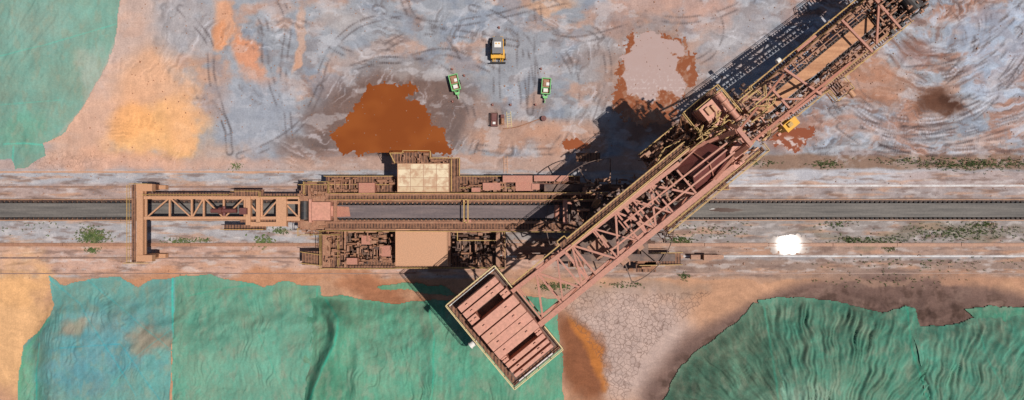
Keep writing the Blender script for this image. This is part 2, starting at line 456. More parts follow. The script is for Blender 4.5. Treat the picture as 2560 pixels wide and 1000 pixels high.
def ncol(base,seams=(),patches=(),streak=0.10,sd=0,fan=None):
    def f(x,y):
        C=np.zeros(x.shape+(3,)); C[:]=np.array(base)/255
        w=fbm(x/90,y/90,sd+13,4)
        for (cx,cy,rx,ry,c,s) in patches:
            d=np.sqrt(((x-cx+25*w)/rx)**2+((y-cy+25*w)/ry)**2)+0.5*fbm(x/30,y/30,sd+3,4)
            k=(s*ss(1.4,0.3,d))[...,None]; C=C*(1-k)+k*np.array(c)/255
        if fan:
            th=np.arctan2(y-fan[1],x-fan[0]); r=np.hypot(x-fan[0],y-fan[1])
            C=C*(1+0.22*fbm((th+0.05*w)*34,r/160,sd+41,4))[...,None]
        C=C*(1+streak*fbm((x+15*w)/7,y/120,sd+21,4)[...,None]*1.3+0.12*w[...,None])
        k=(0.4*ss(0.12,0.42,fbm(x/26,y/50,sd+31,6)))[...,None]; C=C*(1-k)+k*np.array((152,158,138))/255*(0.94)
        for pts,wd,c,s in seams:
            dd,_,_=polydist(x+4*w,y,pts); k=(s*np.exp(-(dd/wd)**2))[...,None]
            C=C*(1-k)+k*np.array(c)/255
        return np.clip(C,0.01,1)
    return f
TE=(50,205,180)
make_net('pale dusty green net over a stockpile corner',[(-60,-60),(305,-60),(300,20),(288,110),(248,205),(196,288),(152,340),(108,362),(116,388),(72,420),(34,424),(28,398),(-60,400)],
  lambda x,y:0.14*fbm((x-y*0.7)/70,(x+y)/160,201,4)+0.03*fbm(x/14,y/14,203,3)+0.12*ridge(fbm((x+y*.7)/45,(x-y)/260,205,3)),
  ncol((110,155,142),[([(0,140),(120,110),(290,60)],1.4,TE,0.35),([(0,262),(150,250)],1.4,TE,0.3),([(150,335),(200,280),(250,200),(286,110)],4,(176,168,156),0.6),([(10,360),(60,358),(110,362),(150,342)],2.2,TE,0.55),([(34,365),(30,420)],2,TE,0.5)],
   [(60,330,80,50,(88,148,128),0.7),(100,60,110,70,(122,160,150),0.6),(230,190,40,80,(156,162,152),0.7)],0.06,2))
make_net('blue-green net panel with dusty stains',[(118,688),(160,712),(230,695),(300,690),(345,716),(380,700),(444,690),(448,760),(446,860),(450,1060),(40,1060),(46,930),(60,860),(112,808),(134,760)],
  lambda x,y:fold_v(x,y,211,0.14,22,150,0.1),
  ncol((92,154,148),[([(430,695),(433,860),(436,1000)],2.6,(10,196,180),0.85),([(96,860),(92,1000)],2.2,(20,184,168),0.6),([(120,692),(200,760),(340,990)],1.4,(10,178,192),0.5),([(150,870),(300,860),(400,1000)],1.4,(10,168,192),0.45),([(46,1000),(60,880),(118,800)],5,(70,164,128),0.6),([(220,700),(420,870)],1.2,(10,178,186),0.45),([(250,1000),(330,900),(430,820)],1.2,(10,178,186),0.3)],
   [(260,850,150,90,(86,148,160),0.75),(370,850,60,40,(156,134,116),0.85),(190,820,60,20,(158,136,118),0.8),(70,950,40,100,(100,166,132),0.8),(200,940,90,60,(84,146,160),0.65)],0.08,5))
make_net('wrinkled green net panel beside the track',[(436,690),(520,686),(600,702),(660,716),(710,700),(745,712),(800,712),(806,760),(806,1060),(430,1060),(430,800)],
  lambda x,y:fold_v(x,y,221,0.13,24,220,-0.05)+0.2*np.exp(-((x-560-0.5*(y-700))/22)**2),
  ncol((88,154,132),[([(792,720),(790,860),(770,1000)],2.2,(20,184,150),0.65),([(470,740),(560,720),(700,705)],1.8,(20,170,135),0.45),([(600,700),(640,820),(720,1000)],1.3,(20,174,145),0.35)],
   [(600,900,140,90,(106,164,142),0.7),(480,780,50,60,(78,150,130),0.6),(740,740,60,30,(126,152,122),0.6)],0.08,9))
def z4(x,y):
    p=smooth_pts([(800,745),(845,790),(848,850),(815,920),(790,1010),(780,1080)])
    d,_,s=polydist(x,y,p)
    p2=smooth_pts([(1060,760),(1080,850),(1078,1060)]); d2,_,_=polydist(x,y,p2)
    p3=smooth_pts([(860,790),(900,880),(890,1060)]); d3,_,_=polydist(x,y,p3)
    return fold_v(x,y,231,0.26,28,150,0.12)+1.9*np.exp(-(d/20)**2)*ss(720,800,y)+0.45*np.exp(-(d2/16)**2)+0.7*np.exp(-(d3/20)**2)
make_net('deep green net with heavy folds',[(770,738),(850,736),(930,752),(1000,758),(1080,748),(1160,752),(1230,745),(1300,738),(1400,745),(1396,800),(1406,880),(1414,1060),(740,1060),(752,930),(766,850)],
  z4,ncol((76,147,120),[([(812,745),(846,800),(838,860),(800,930),(775,1000)],2.6,(0,178,148),0.6),([(1072,760),(1085,850),(1080,1000)],2.2,(20,172,142),0.55),([(800,742),(930,752),(1080,748)],3,(104,170,136),0.5)],
   [(980,900,130,110,(88,156,132),0.7),(820,960,40,80,(54,124,100),0.7),(1350,900,60,120,(80,156,128),0.6),(1130,940,60,60,(70,150,128),0.5)],0.12,15),lift=0.3)
make_net('small green net scrap beside the pile',[(934,716),(1000,706),(1050,708),(1110,716),(1150,740),(1080,738),(1000,724),(950,726)],lambda x,y:0.05*fbm(x/10,y/10,3,2),ncol((84,148,116),sd=4))
def zr(cx,cy,sd,amp):
    def f(x,y):
        th=np.arctan2(y-cy,x-cx); r=np.hypot(x-cx,y-cy)
        tw=th+0.05*fbm(x/110,y/110,sd,3); reg=0.45+0.55*ss(-0.2,0.4,fbm(x/100,y/100,sd+11,2))
        return reg*amp*(0.8*np.clip(ridge(fbm(tw*12,r/420,sd+1,3)),-0.3,1)+0.75*ridge(fbm(tw*32,r/300,sd+3,2)))+0.22*fbm(x/60,y/60,sd+5,3)+0.02*fbm(x/12,y/12,sd+7,2)
    return f
make_net('dark green net draped over the ore pile flank',[(1930,752),(1955,880),(1975,1060),(1640,1060),(1654,1010),(1668,975),(1684,942),(1706,912),(1745,872),(1800,835),(1840,805),(1868,778),(1885,760)],
  zr(2080,1180,241,0.40),ncol((66,112,94),[([(1910,760),(1928,880),(1945,1000)],3,(30,156,130),0.5)],[(1850,950,70,60,(86,136,114),0.6),(1930,1000,60,40,(116,156,134),0.6)],0.06,21,(2080,1180)),lift=0.3)
make_net('green net with radiating folds on the ore pile',[(1895,750),(1920,744),(1960,741),(2020,746),(2080,750),(2130,760),(2170,774),(2205,784),(2235,770),(2262,764),(2290,772),(2300,820),(2330,900),(2375,1060),(1945,1060),(1920,860)],
  zr(2050,1280,251,0.44),ncol((64,130,110),[([(1905,750),(1925,870),(1945,1000)],3.5,(84,154,130),0.5),([(2270,770),(2280,880),(2320,1000)],2.6,(30,168,138),0.6)],[(2000,990,110,45,(126,166,146),0.85),(2150,850,60,90,(54,114,96),0.6)],0.06,25,(2050,1280)),lift=0.3)
make_net('teal green net on the far pile shoulder',[(2240,812),(2350,812),(2400,806),(2430,794),(2470,786),(2520,782),(2640,774),(2640,1060),(2295,1060),(2255,920)],
  zr(2300,1350,261,0.40),ncol((58,126,108),[([(2440,790),(2470,900),(2520,1000)],2.2,(30,160,136),0.45)],[(2350,900,60,80,(82,152,130),0.6),(2500,960,60,60,(50,110,94),0.5)],0.06,29,(2300,1350)),lift=0.33)
make_net('small net flap on the pile crest',[(2405,774),(2440,768),(2470,764),(2510,768),(2560,764),(2640,756),(2640,800),(2520,802),(2440,796)],lambda x,y:0.1*fbm(x/12,y/12,3,2),ncol((62,136,112),sd=33),1.6,.25)

# ------------------------------------------------------------ puddles
def puddle(label,poly,cf,rag=8,z=0.012,mat='water',res=0.07):
    a=np.array(poly)
    nx=np.arange((a[:,0].min()-1280)/20-1,(a[:,0].max()-1280)/20+1,res); ny=np.arange((500-a[:,1].max())/20-1,(500-a[:,1].min())/20+1,res)
    def mk(x,y):
        wx=x+rag*1.6*fbm(x/38,y/38,301,3)+rag*1.1*fbm(x/10,y/10,303,4); wy=y+rag*1.6*fbm(x/38+7,y/38,305,3)+rag*1.1*fbm(x/10+3,y/10,307,4)
        return inpoly(wx,wy,poly)
    o=grid_obj('puddle',nx,ny,lambda X,Y:np.full(X.shape,z),cf,M[mat],mk)
    o['kind']='structure'; o['label']=label; o['category']='puddle'
    return o
def ocol(c,c2=(190,100,45)):
    def f(x,y):
        k=ss(-0.3,0.5,fbm(x/120,y/90,311,3))[...,None]
        return (1-k)*np.array(c)/255+k*np.array(c2)/255
    return f
puddle('large orange-brown muddy puddle on the yard',[(922,210),(960,205),(1000,206),(1052,222),(1056,236),(1010,238),(1060,262),(1082,300),(1080,318),(1118,322),(1120,350),(1142,380),(1110,386),(940,388),(845,382),(828,345),(826,325),(860,310),(866,288),(890,262),(902,235)],ocol((136,70,28),(148,80,34)),9)
def pc2(x,y):
    C=np.zeros(x.shape+(3,)); C[:]=np.array((142,80,48))/255
    k=(0.6*ss(0.0,0.3,fbm(x/20,y/20,320,4)))[...,None]; C=C*(1-k)+k*np.array((164,124,104))/255
    d=np.sqrt(((x-1634)/78)**2+((y-162)/98)**2)+0.6*fbm(x/40,y/40,321,5)
    k=(0.94*ss(0.98,0.9,d))[...,None]; C=C*(1-k)+k*np.array((182,158,153))/255
    k=(0.5*ss(0.1,0.6,fbm(x/7,y/7,323,3))*ss(1.6,0.8,d)*ss(150,230,y))[...,None]; C=C*(1-k)+k*np.array((218,208,206))/255
    return C
puddle('drying puddle with pale crust and orange rim',[(1585,84),(1640,76),(1712,105),(1740,150),(1744,195),(1712,235),(1678,268),(1700,292),(1640,318),(1570,312),(1540,270),(1534,215),(1540,170),(1556,115)],pc2,15)
puddle('small orange puddle on pink mud',[(1412,348),(1440,344),(1470,350),(1490,360),(1470,372),(1420,374),(1400,362)],ocol((148,80,44),(154,84,50)),6)
def pc3(x,y):
    C=np.zeros(x.shape+(3,)); C[:]=np.array((140,74,46))/255
    k=(0.85*ss(0.0,0.25,fbm(x/18,y/14,331,4))*ss(335,348,y))[...,None]; return C*(1-k)+k*np.array((210,196,194))/255
M['wet2']=water_mat('wet_mud_film',0.06,False)
puddle('rusty puddle edged with white salt',[(1935,320),(1980,316),(2036,320),(2032,340),(2010,352),(2018,370),(1984,380),(1946,370),(1922,350)],pc3,9,0.012,'wet2')
M['wet']=water_mat('clear_rain_water',0.021,False)

# ------------------------------------------------------------ mesh builder
class MB:
    def __init__(s): s.v=[]; s.f=[]
    def hexa(s,p):
        n=len(s.v); s.v+= [tuple(q) for q in p]
        for f in ((0,3,2,1),(4,5,6,7),(0,1,5,4),(1,2,6,5),(2,3,7,6),(3,0,4,7)): s.f.append(tuple(n+i for i in f))
    def wbox(s,x0,y0,x1,y1,z0,z1):
        s.hexa([(x0,y0,z0),(x1,y0,z0),(x1,y1,z0),(x0,y1,z0),(x0,y0,z1),(x1,y0,z1),(x1,y1,z1),(x0,y1,z1)])
    def box(s,x0,y0,x1,y1,z0,z1):
        a=P(x0,y1,z1); b=P(x1,y0,z1); s.wbox(a.x,a.y,b.x,b.y,z0,z1)
    def quad(s,pts,z0,z1):
        s.hexa([(p[0],p[1],z0) for p in pts]+[(p[0],p[1],z1) for p in pts])
    def bar(s,a,b,w,h=None):
        h=h or w; a=Vector(a); b=Vector(b); d=(b-a)
        if d.length<1e-4: return
        d.normalize(); side=d.cross(Vector((0,0,1)))
        if side.length<0.05: side=Vector((1,0,0))
        side.normalize(); up=side.cross(d); up.normalize()
        sw=side*w/2; uh=up*h/2
        s.hexa([a-sw-uh,a+sw-uh,b+sw-uh,b-sw-uh,a-sw+uh,a+sw+uh,b+sw+uh,b-sw+uh])
    def tube(s,a,b,r,n=12,r2=None):
        a=Vector(a); b=Vector(b)
        if (b-a).length<1e-4: return
        d=(b-a).normalized(); r2=r if r2 is None else r2
        side=d.orthogonal().normalized(); up=side.cross(d)
        k=len(s.v)
        for c,rr in ((a,r),(b,r2)):
            for i in range(n):
                t=2*math.pi*i/n; s.v.append(tuple(c+side*math.cos(t)*rr+up*math.sin(t)*rr))
        for i in range(n):
            j=(i+1)%n; s.f.append((k+i,k+j,k+n+j,k+n+i))
        s.f.append(tuple(k+i for i in range(n))[::-1]); s.f.append(tuple(k+n+i for i in range(n)))
    def rail(s,pts,h=1.05,t=0.06,step=1.5,close=False):
        pts=[Vector(p) for p in pts]
        if close: pts=pts+[pts[0]]
        for a,b in zip(pts[:-1],pts[1:]):
            u=Vector((0,0,h)); m=Vector((0,0,h*0.5))
            s.bar(a+u,b+u,t); s.bar(a+m,b+m,t*0.7)
            n=max(1,int((b-a).length/step))
            for i in range(n+1):
                p=a.lerp(b,i/n); s.bar(p,p+u,t*0.8)
LOC={}
def top(name,loc,label,cat,group=None):
    e=bpy.data.objects.new(name,None); e.empty_display_size=0.5; e.location=loc; coll.objects.link(e)
    e['label']=label; e['category']=cat
    if group: e['group']=group
    LOC[e.name]=Vector(loc); return e
def fin(mb,name,mat,parent=None,label=None,cat=None,group=None,smooth=False,kind=None):
    v=np.array(mb.v); lo=v.min(0); hi=v.max(0); c=Vector(((lo[0]+hi[0])/2,(lo[1]+hi[1])/2,lo[2]))
    me=bpy.data.meshes.new(name); me.from_pydata([tuple(Vector(q)-c) for q in mb.v],[],mb.f)
    me.materials.append(M[mat]); me.update()
    o=bpy.data.objects.new(name,me); coll.objects.link(o)
    pl=Vector((0,0,0))
    if parent: o.parent=parent; pl=LOC[parent.name]
    o.location=c-pl; LOC[o.name]=c
    bm=bmesh.new(); bm.from_mesh(me); bmesh.ops.recalc_face_normals(bm,faces=bm.faces); bm.to_mesh(me); bm.free()
    if label: o['label']=label
    if cat: o['category']=cat
    if group: o['group']=group
    if kind: o['kind']=kind
    return o
def greeble(mb,rect,z0,z1,n,seed,fr=None,smin=0.25,smax=1.3):
    rr=random.Random(seed)
    fr=fr or (lambda a,b,z:P(a,b,z))
    for i in range(n):
        a=rr.uniform(rect[0],rect[2]); b=rr.uniform(rect[1],rect[3])
        zb=rr.uniform(z0,z1-0.3); w=rr.uniform(smin,smax)*20; d=rr.uniform(smin,smax*0.6)*20
        if rr.random()<0.45: w,d=d,w
        t=rr.random(); zt=min(z1,zb+rr.uniform(0.2,1.0))
        a1=min(a+w,rect[2]); b1=min(b+d,rect[3])
        if a1-a<3 or b1-b<3: continue
        dz=fr(a,b,z1)[2]-z1; zb+=dz; zt+=dz
        if t<0.3:
            q=[fr(a,b,z1),fr(a1,b,z1),fr(a1,b1,z1),fr(a,b1,z1)]; mb.quad(q,zb,zt)
        elif t<0.62:
            mb.tube((*fr(a,b,z1)[:2],zt),(*fr(min(a+w*2.2,rect[2]),b,z1)[:2],zt),rr.uniform(0.06,0.2),8)
        elif t<0.85:
            mb.bar((*fr(a,b,z1)[:2],zt),(*fr(a,min(b+w*1.8,rect[3]),z1)[:2],zt),rr.uniform(0.07,0.18))
        else:
            mb.bar((*fr(a,b,z1)[:2],zb),(*fr(a1,b1,z1)[:2],zt),rr.uniform(0.07,0.16))

# ------------------------------------------------------------ yard conveyor
yc=top('yard_conveyor',P(1280,525,0),'long ground-level belt conveyor between the machine rails','conveyor')
m=MB(); m.wbox(-140,P(0,543,1).y,140,P(0,508,1).y,0.95,1.0); fin(m,'belt','belt',yc)
m=MB()
for yy in (503.5,547):
    y=P(0,yy,0.9).y; m.wbox(-140,y-0.13,140,y+0.13,0.6,0.9)
for i in range(-90,91):
    m.wbox(i*1.5-0.08,P(0,550,0.6).y,i*1.5+0.08,P(0,500,0.6).y,0.5,0.6)
    for yy in (503,548): m.wbox(i*1.5-0.08,P(0,yy,.5).y-0.08,i*1.5+0.08,P(0,yy,.5).y+0.08,0,0.5)
fin(m,'frame','dark',yc)
m=MB()
for i in range(-116,117):
    for s in (505.5,545.5):
        c=P(1280,s,1.0); m.tube((i*0.6-0.17,c.y,1.02),(i*0.6+0.17,c.y,1.02),0.13,8)
fin(m,'idler_roller','black',yc,kind='stuff')
m=MB()
for yy in (498.5,551):
    m.bar((-140,P(0,yy,.7).y,.7),(140,P(0,yy,.7).y,.7),0.07)
fin(m,'cable_pipe','tan',yc)
def bp(x,y):
    C=np.zeros(x.shape+(3,)); C[:]=np.array((80,58,48))/255
    d=np.hypot((x-1778)/9,(y-522)/1.8); k=0.9*ss(1.5,0.7,d)[...,None]; return C*(1-k)+k*np.array((205,203,198))/255  # pale spot is a glint painted into the pool colour
puddle('shallow rain pool lying on the belt',[(1768,524),(1785,519),(1820,519),(1850,522),(1864,527),(1830,531),(1790,530)],bp,1,1.01,'wet2',0.06)

def rail(y,x0,x1,mat,label,w=.06):
    m=MB(); Y=P(0,y,.15).y; X0=(x0-1280)/20; X1=(x1-1280)/20
    m.wbox(X0,Y-w,X1,Y+w,0.13,0.18); m.wbox(X0,Y-0.03,X1,Y+0.03,0.02,0.13); m.wbox(X0,Y-0.12,X1,Y+0.12,0.0,0.02)
    fin(m,'machine_rail',mat,None,label,'rail','rails the stacker travels on')
rail(467,-1500,800,'dustyrail','dusty brown steel travel rail on ballast')
rail(645,-1500,800,'dustyrail','dusty brown steel travel rail on ballast')
rail(464,800,4000,'steel','bright worn steel travel rail on ballast',.038)
rail(640.5,800,4000,'steel','bright worn steel travel rail on ballast',.042)
m=MB(); Y=P(0,612,.3).y
for k in range(-16,16):
    m.wbox(k*8.0+0.02,Y-0.2,k*8.0+7.96,Y+0.2,0.0,0.3)
fin(m,'cable_trough','dust',None,'rusty brown covered cable trough beside the rail','trough')
m=MB(); Y=P(0,430,.1).y; m.wbox(-140,Y-0.07,-26,Y+0.07,0,0.12); fin(m,'kerb','tan',None,'low pale concrete kerb edging the ballast','kerb')
m=MB(); Y=P(0,684,.1).y; m.wbox(-140,Y-0.06,-12,Y+0.06,0,0.1); fin(m,'kerb','dustyrail',None,'low dusty kerb beside the netted pile','kerb')
m=MB(); Y=P(0,683,.1).y; m.wbox(10,Y-0.05,140,Y+0.05,0,0.08); fin(m,'drain_pipe','dustyrail',None,'thin rusty pipe lying along the track','pipe')
def wc(x,y):
    C=np.zeros(x.shape+(3,)); C[:]=np.array((160,122,104))/255; return C
def wc2(x,y):
    k=ss(-0.3,0.4,fbm(x/20,y/10,77,5))[...,None]
    return (1-k)*np.array((140,122,114))/255+k*np.array((166,142,128))/255
c=P(1972,612,0.3)
nx=np.arange(c.x-4.5,c.x+4.5,0.05); ny=np.arange(c.y-2.2,c.y+2.2,0.05)
o=grid_obj('puddle',nx,ny,lambda X,Y:np.full(X.shape,0.315),wc,M['wet'],lambda x,y:(np.hypot((x-1972)/58,(y-612)/3.9)<1))
o['kind']='structure'; o['label']='film of rain water on the trough lid glinting in the sun'; o['category']='puddle'
o=grid_obj('puddle',nx,ny,lambda X,Y:np.full(X.shape,0.014),wc2,M['wet'],lambda x,y:np.hypot((x-1972)/62,(y-611)/27)+0.35*fbm(x/16,y/16,6,4)<0.95)  # puddle added around the trough, shaped so the sun glint fades outwards
o['kind']='structure'; o['label']='added rain puddle around the trough, shaped to spread the sun glint'; o['category']='puddle'

# ------------------------------------------------------------ the stacker
st=top('stacker',P(1527,557,0),'rusty pink rail-mounted stacker with a long slewing boom','stacker machine')
m=MB()
m.box(341,462,357,656,4.3,5.0)
m.box(340,460,380,478,4.4,5.2); m.box(340,638,380,654,4.4,5.2); m.box(360,478,364,636,4.2,4.5)
for yy in (467,645):
    a=P(356,yy,4); m.wbox(a.x-0.35,a.y-0.35,a.x+0.35,a.y+0.35,0.8,4.4)
    m.wbox(a.x-1.2,a.y-0.25,a.x+1.2,a.y+0.25,0.2,0.9)
fin(m,'tail_portal','tan',st)
m=MB()
m.box(329,462,339,656,4.1,4.2); m.box(370,482,585,492,4.7,4.8); m.box(585,474,660,490,4.7,4.8); m.box(560,562,665,576,4.6,4.7); m.box(640,484,750,492,4.65,4.75); m.box(600,548,760,556,4.65,4.75)
fin(m,'walkway','grate',st)
m=MB()
m.rail([P(329,463,4.6),P(329,655,4.6)],1.0); m.rail([P(320,656,5),P(382,656,5)],1.0); m.rail([P(334,460,5.2),P(378,460,5.2)],1.0)
m.rail([P(366,487,5),P(580,487,5)],1.0); m.rail([P(585,478,5),P(655,478,5),P(655,492,5),P(750,492,5)],1.0)
m.rail([P(560,573,5),P(665,573,5)],1.0)
fin(m,'handrail','yellow',st)
m=MB()
for yy in (494,545):
    m.bar(P(362,yy,5),P(750,yy,5),0.34,0.5); m.bar((*P(362,yy,5)[:2],3.4),(*P(750,yy,5)[:2],3.4),0.25,0.3)
xsn=[366,425,480,510,560,612,655,700,748]
for i,x in enumerate(xsn):
    m.bar(P(x,494,5),P(x,545,5),0.2)
    for yy in (494,545): m.bar(P(x,yy,5),(*P(x,yy,5)[:2],3.4),0.18)
    if i<len(xsn)-1:
        a,b=(494,545) if i%2 else (545,494); m.bar(P(x,a,5),P(xsn[i+1],b,5),0.16)
        m.bar((*P(x,494,5)[:2],5),(*P(xsn[i+1],494,5)[:2],3.4),0.15)
m.box(614,492,626,563,4.9,5.5); m.box(690,492,716,558,4.9,5.45); m.box(626,555,716,566,4.8,5.4); m.box(640,494,650,556,5.0,5.4)
m.box(716,503,750,510,4.9,5.3); m.box(716,545,750,552,4.9,5.3)
fin(m,'lattice_truss','tan',st)
m=MB(); m.tube(P(528,527,5.6),P(592,527,5.6),0.25,14); m.tube(P(560,516,5.5),P(560,540,5.5),0.2,10); m.box(598,520,616,536,5,5.9); m.tube(P(548,527,5.6),P(556,527,5.6),0.4,14)
fin(m,'winch','maroon',st)
m=MB(); m.tube(P(762,503,5.2),P(762,549,5.2),0.5,20); fin(m,'head_pulley','black',st,smooth=False)
m=MB()
m.box(779,505,826,551,5.0,6.2); m.box(772,498,779,556,5,5.9); m.box(826,515,832,540,5.2,5.8)
fin(m,'feed_hood','pinkl',st)
m=MB(); m.box(750,490,838,506,4.6,5.2); m.box(750,552,840,574,4.6,5.2); m.box(745,484,760,574,4.4,4.9); m.box(834,498,842,556,4.9,5.5)
greeble(m,(745,455,850,500),4.2,5.4,52,3,smin=.12,smax=.9); greeble(m,(745,555,850,590),4.2,5.4,46,4,smin=.12,smax=.9)
fin(m,'head_frame','brown',st)
m=MB()
for (a,b) in (((752,462),(826,462)),((765,455),(765,485)),((752,586),(856,586)),((750,570),(750,588)),((826,456),(826,483)),((775,455),(826,455))): m.rail([P(*a,5.4),P(*b,5.4)],1.0)
fin(m,'handrail','yellow',st)
def Z(x): return 5.2+2.2*(x-830)/590.0
m=MB()
for a,b in ((830,1150),(1150,1420)):
    p=[P(a,545,Z(a)),P(b,545,Z(b)),P(b,513,Z(b)),P(a,513,Z(a))]
    m.hexa([q-Vector((0,0,0.1)) for q in p]+p)
fin(m,'belt','belt2',st)
m=MB(); p=[P(832,543,5.3),P(876,541,5.45),P(872,517,5.45),P(832,515,5.3)]; m.hexa([q-Vector((0,0,0.05)) for q in p]+p)
m.tube(P(1392,546,7.3),P(1392,512,7.3),0.3,12)
fin(m,'belt_skirt','pink',st)
m=MB()
for i,x in enumerate(range(840,1415,11)):
    for yy in (509,548): m.tube(P(x-3.4,yy,Z(x)),P(x+3.4,yy,Z(x)),0.14,8)
fin(m,'idler_roller','black',st,kind='stuff')
m=MB()
for yy in (507,551): m.bar(P(835,yy,Z(835)-.2),P(1420,yy,Z(1420)-.2),0.2,0.3)
m.bar(P(815,486,5.6),P(1520,484,8.0),0.3,0.7); m.bar(P(815,501,5.4),P(1520,501,7.8),0.25,0.5)
m.bar(P(815,574,5.6),P(1440,577,7.5),0.3,0.7); m.bar(P(815,556,5.4),P(1440,556,7.4),0.25,0.5)
for x in range(850,1500,50):
    a=P(x,486,Z(x)+.2); b=P(x,575,Z(x)+.2); m.bar((a.x,a.y,a.z-1),(b.x,b.y,b.z-1),0.2,0.3)
fin(m,'side_girder','brown',st)
m=MB()
m.hexa([P(820,499,5.3),P(1520,499,7.6),P(1520,488,7.6),P(820,488,5.3)]+[P(820,499,5.45),P(1520,499,7.75),P(1520,488,7.75),P(820,488,5.45)])
m.hexa([P(820,573,5.3),P(1440,573,7.3),P(1440,558,7.3),P(820,558,5.3)]+[P(820,573,5.45),P(1440,573,7.45),P(1440,558,7.45),P(820,558,5.45)])
fin(m,'walkway','grate',st)
m=MB()
m.rail([P(830,484,5.7),P(1515,482,8)],1.0); m.rail([P(830,499,5.6),P(1500,499,7.8)],0.9,.05); m.rail([P(800,576,5.7),P(1440,579,7.4)],1.0)
for x in (1160,1170):
    m.bar(P(x,499,7.6),P(x,556,7.6),0.12)
for yy in (499,556): m.bar(P(1165,yy,7.6),P(1165,yy,6.0),0.14)
fin(m,'handrail','yellow',st)
m=MB()
m.box(1408,497,1419,560,7.4,8.4); m.box(1156,549,1178,556,6,7.4); m.box(1154,498,1162,506,6,7)
m.box(1419,505,1430,512,7,7.6)
fin(m,'cross_frame','pink',st)
def house(x0,y0,x1,y1,z0,z1,roof):
    m=MB(); m.box(x0+1,y0+1,x1-1,y1-1,z0,z1-0.12)
    w=fin(m,'machine_house','brown',st,label='box-like machine house with flat roof')
    m=MB(); m.box(x0,y0,x1,y1,z1-0.12,z1)
    fin(m,'roof',roof,w)
    m=MB(); a=P(x0,y1,z1); b=P(x1,y0,z1)
    for q in ((a.x-.06,a.y-.06,b.x+.06,a.y),(a.x-.06,b.y,b.x+.06,b.y+.06),(a.x-.06,a.y,a.x,b.y),(b.x,a.y,b.x+.06,b.y)): m.wbox(q[0],q[1],q[2],q[3],z1-0.3,z1+0.08)
    fin(m,'trim','tan',w)
    m=MB(); m.wbox(a.x+1.0,a.y-0.05,a.x+1.9,a.y+.02,z0+.2,z0+2.2); fin(m,'door','maroon',w)
    return w
house(995,410,1122,479,3.6,7.0,'roof'); house(990,574,1118,664,3.2,6.6,'tan')
m=MB(); 
m.box(980,381,1080,410,5.6,5.72); m.box(1122,396,1150,480,5.6,5.72); m.box(815,442,985,482,4.4,4.52); m.box(755,458,815,484,4.5,4.62)
m.box(1150,441,1450,482,4.6,4.72); m.box(1080,396,1122,410,5.6,5.72)
m.box(1130,640,1262,668,3.6,3.7); m.box(806,576,860,670,3.4,3.5); m.box(860,642,990,670,3.4,3.5); m.box(755,628,806,662,3.0,3.1)
m.box(840,664,1262,672,3.9,4.0)
fin(m,'walkway','grate',st)
m=MB()
m.rail([P(978,384,5.7),P(1010,384,5.7),P(1010,378,5.7),P(1078,378,5.7),P(1078,396,5.7),P(1150,396,5.7),P(1150,440,5.7)],1.05)
m.rail([P(978,384,5.7),P(990,408,5.7)],1.0); m.rail([P(1130,400,5.7),P(1130,478,5.7)],1.0)
m.rail([P(815,441,4.5),P(985,441,4.5)],1.0); m.rail([P(818,462,4.5),P(985,462,4.5)],1.0); m.rail([P(1150,441,4.7),P(1450,441,4.7)],1.0); m.rail([P(1100,460,4.7),P(1110,478,4.7)],1.0); m.rail([P(1150,470,4.7),P(1450,470,4.7)],1.0)
m.rail([P(806,578,3.5),P(806,670,3.5),P(990,670,3.5)],1.05); m.rail([P(990,668,3.7),P(1262,668,3.7),P(1262,580,3.7)],1.0)
m.rail([P(850,578,3.5),P(850,664,3.5)],1.0); m.rail([P(757,628,3),P(806,636,3.4)],1.0); m.rail([P(757,656,3),P(806,662,3.4)],1.0)
m.rail([P(880,574,5),P(990,574,5)],1.0); m.rail([P(1088,574,5),P(1145,574,5),P(1145,600,5),P(1240,600,5)],1.0)
fin(m,'handrail','yellow',st)
m=MB()
for x in (830,985,1120,1260,1440):
    for yy in (446,478): a=P(x,yy,4.4); m.wbox(a.x-.15,a.y-.15,a.x+.15,a.y+.15,0.9,4.4)
    a=P(x,442,4.3); b=P(x,670,4.3); m.wbox(a.x-.2,b.y,a.x+.2,a.y,3.0,3.35)
    for yy in (585,660): a=P(x,yy,3.3); m.wbox(a.x-.15,a.y-.15,a.x+.15,a.y+.15,0.9,3.4)
for yy in (444,480): a=P(815,yy,4.3); b=P(1450,yy,4.3); m.wbox(a.x,a.y-.15,b.x,a.y+.15,3.9,4.35)
for yy in (578,668): a=P(806,yy,3.3); b=P(1262,yy,3.3); m.wbox(a.x,a.y-.2,b.x,a.y+.2,2.9,3.35)
m.box(806,580,826,668,3.5,3.9); m.box(860,576,866,668,3.6,4.4); m.box(1120,576,1126,668,3.6,4.6); m.box(1240,578,1250,668,3.6,4.9)
fin(m,'support_frame','brown',st)
m=MB(); greeble(m,(850,580,985,660),3.5,5.2,130,11,smin=0.1,smax=0.75); greeble(m,(1126,580,1262,664),3.6,5.2,70,12,smin=0.1,smax=0.7)
greeble(m,(815,446,895,480),4.5,5.6,50,13,smin=0.12,smax=0.7); greeble(m,(940,446,990,480),4.5,5.6,24,14,smin=.12,smax=.7)
greeble(m,(1150,452,1450,480),4.7,5.7,110,15,smin=0.1,smax=0.8); greeble(m,(1000,384,1120,408),5.7,6.4,24,16,smin=.15,smax=.6); greeble(m,(806,590,850,662),3.9,4.7,30,17,smin=.12,smax=.7)
fin(m,'drive_equipment','brown',st,kind='stuff')
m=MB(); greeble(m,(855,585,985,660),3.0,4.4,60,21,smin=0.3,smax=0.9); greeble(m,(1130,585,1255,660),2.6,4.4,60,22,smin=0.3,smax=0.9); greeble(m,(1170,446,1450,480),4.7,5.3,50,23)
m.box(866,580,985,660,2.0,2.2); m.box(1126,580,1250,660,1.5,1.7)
fin(m,'pump_equipment','dark',st,kind='stuff')
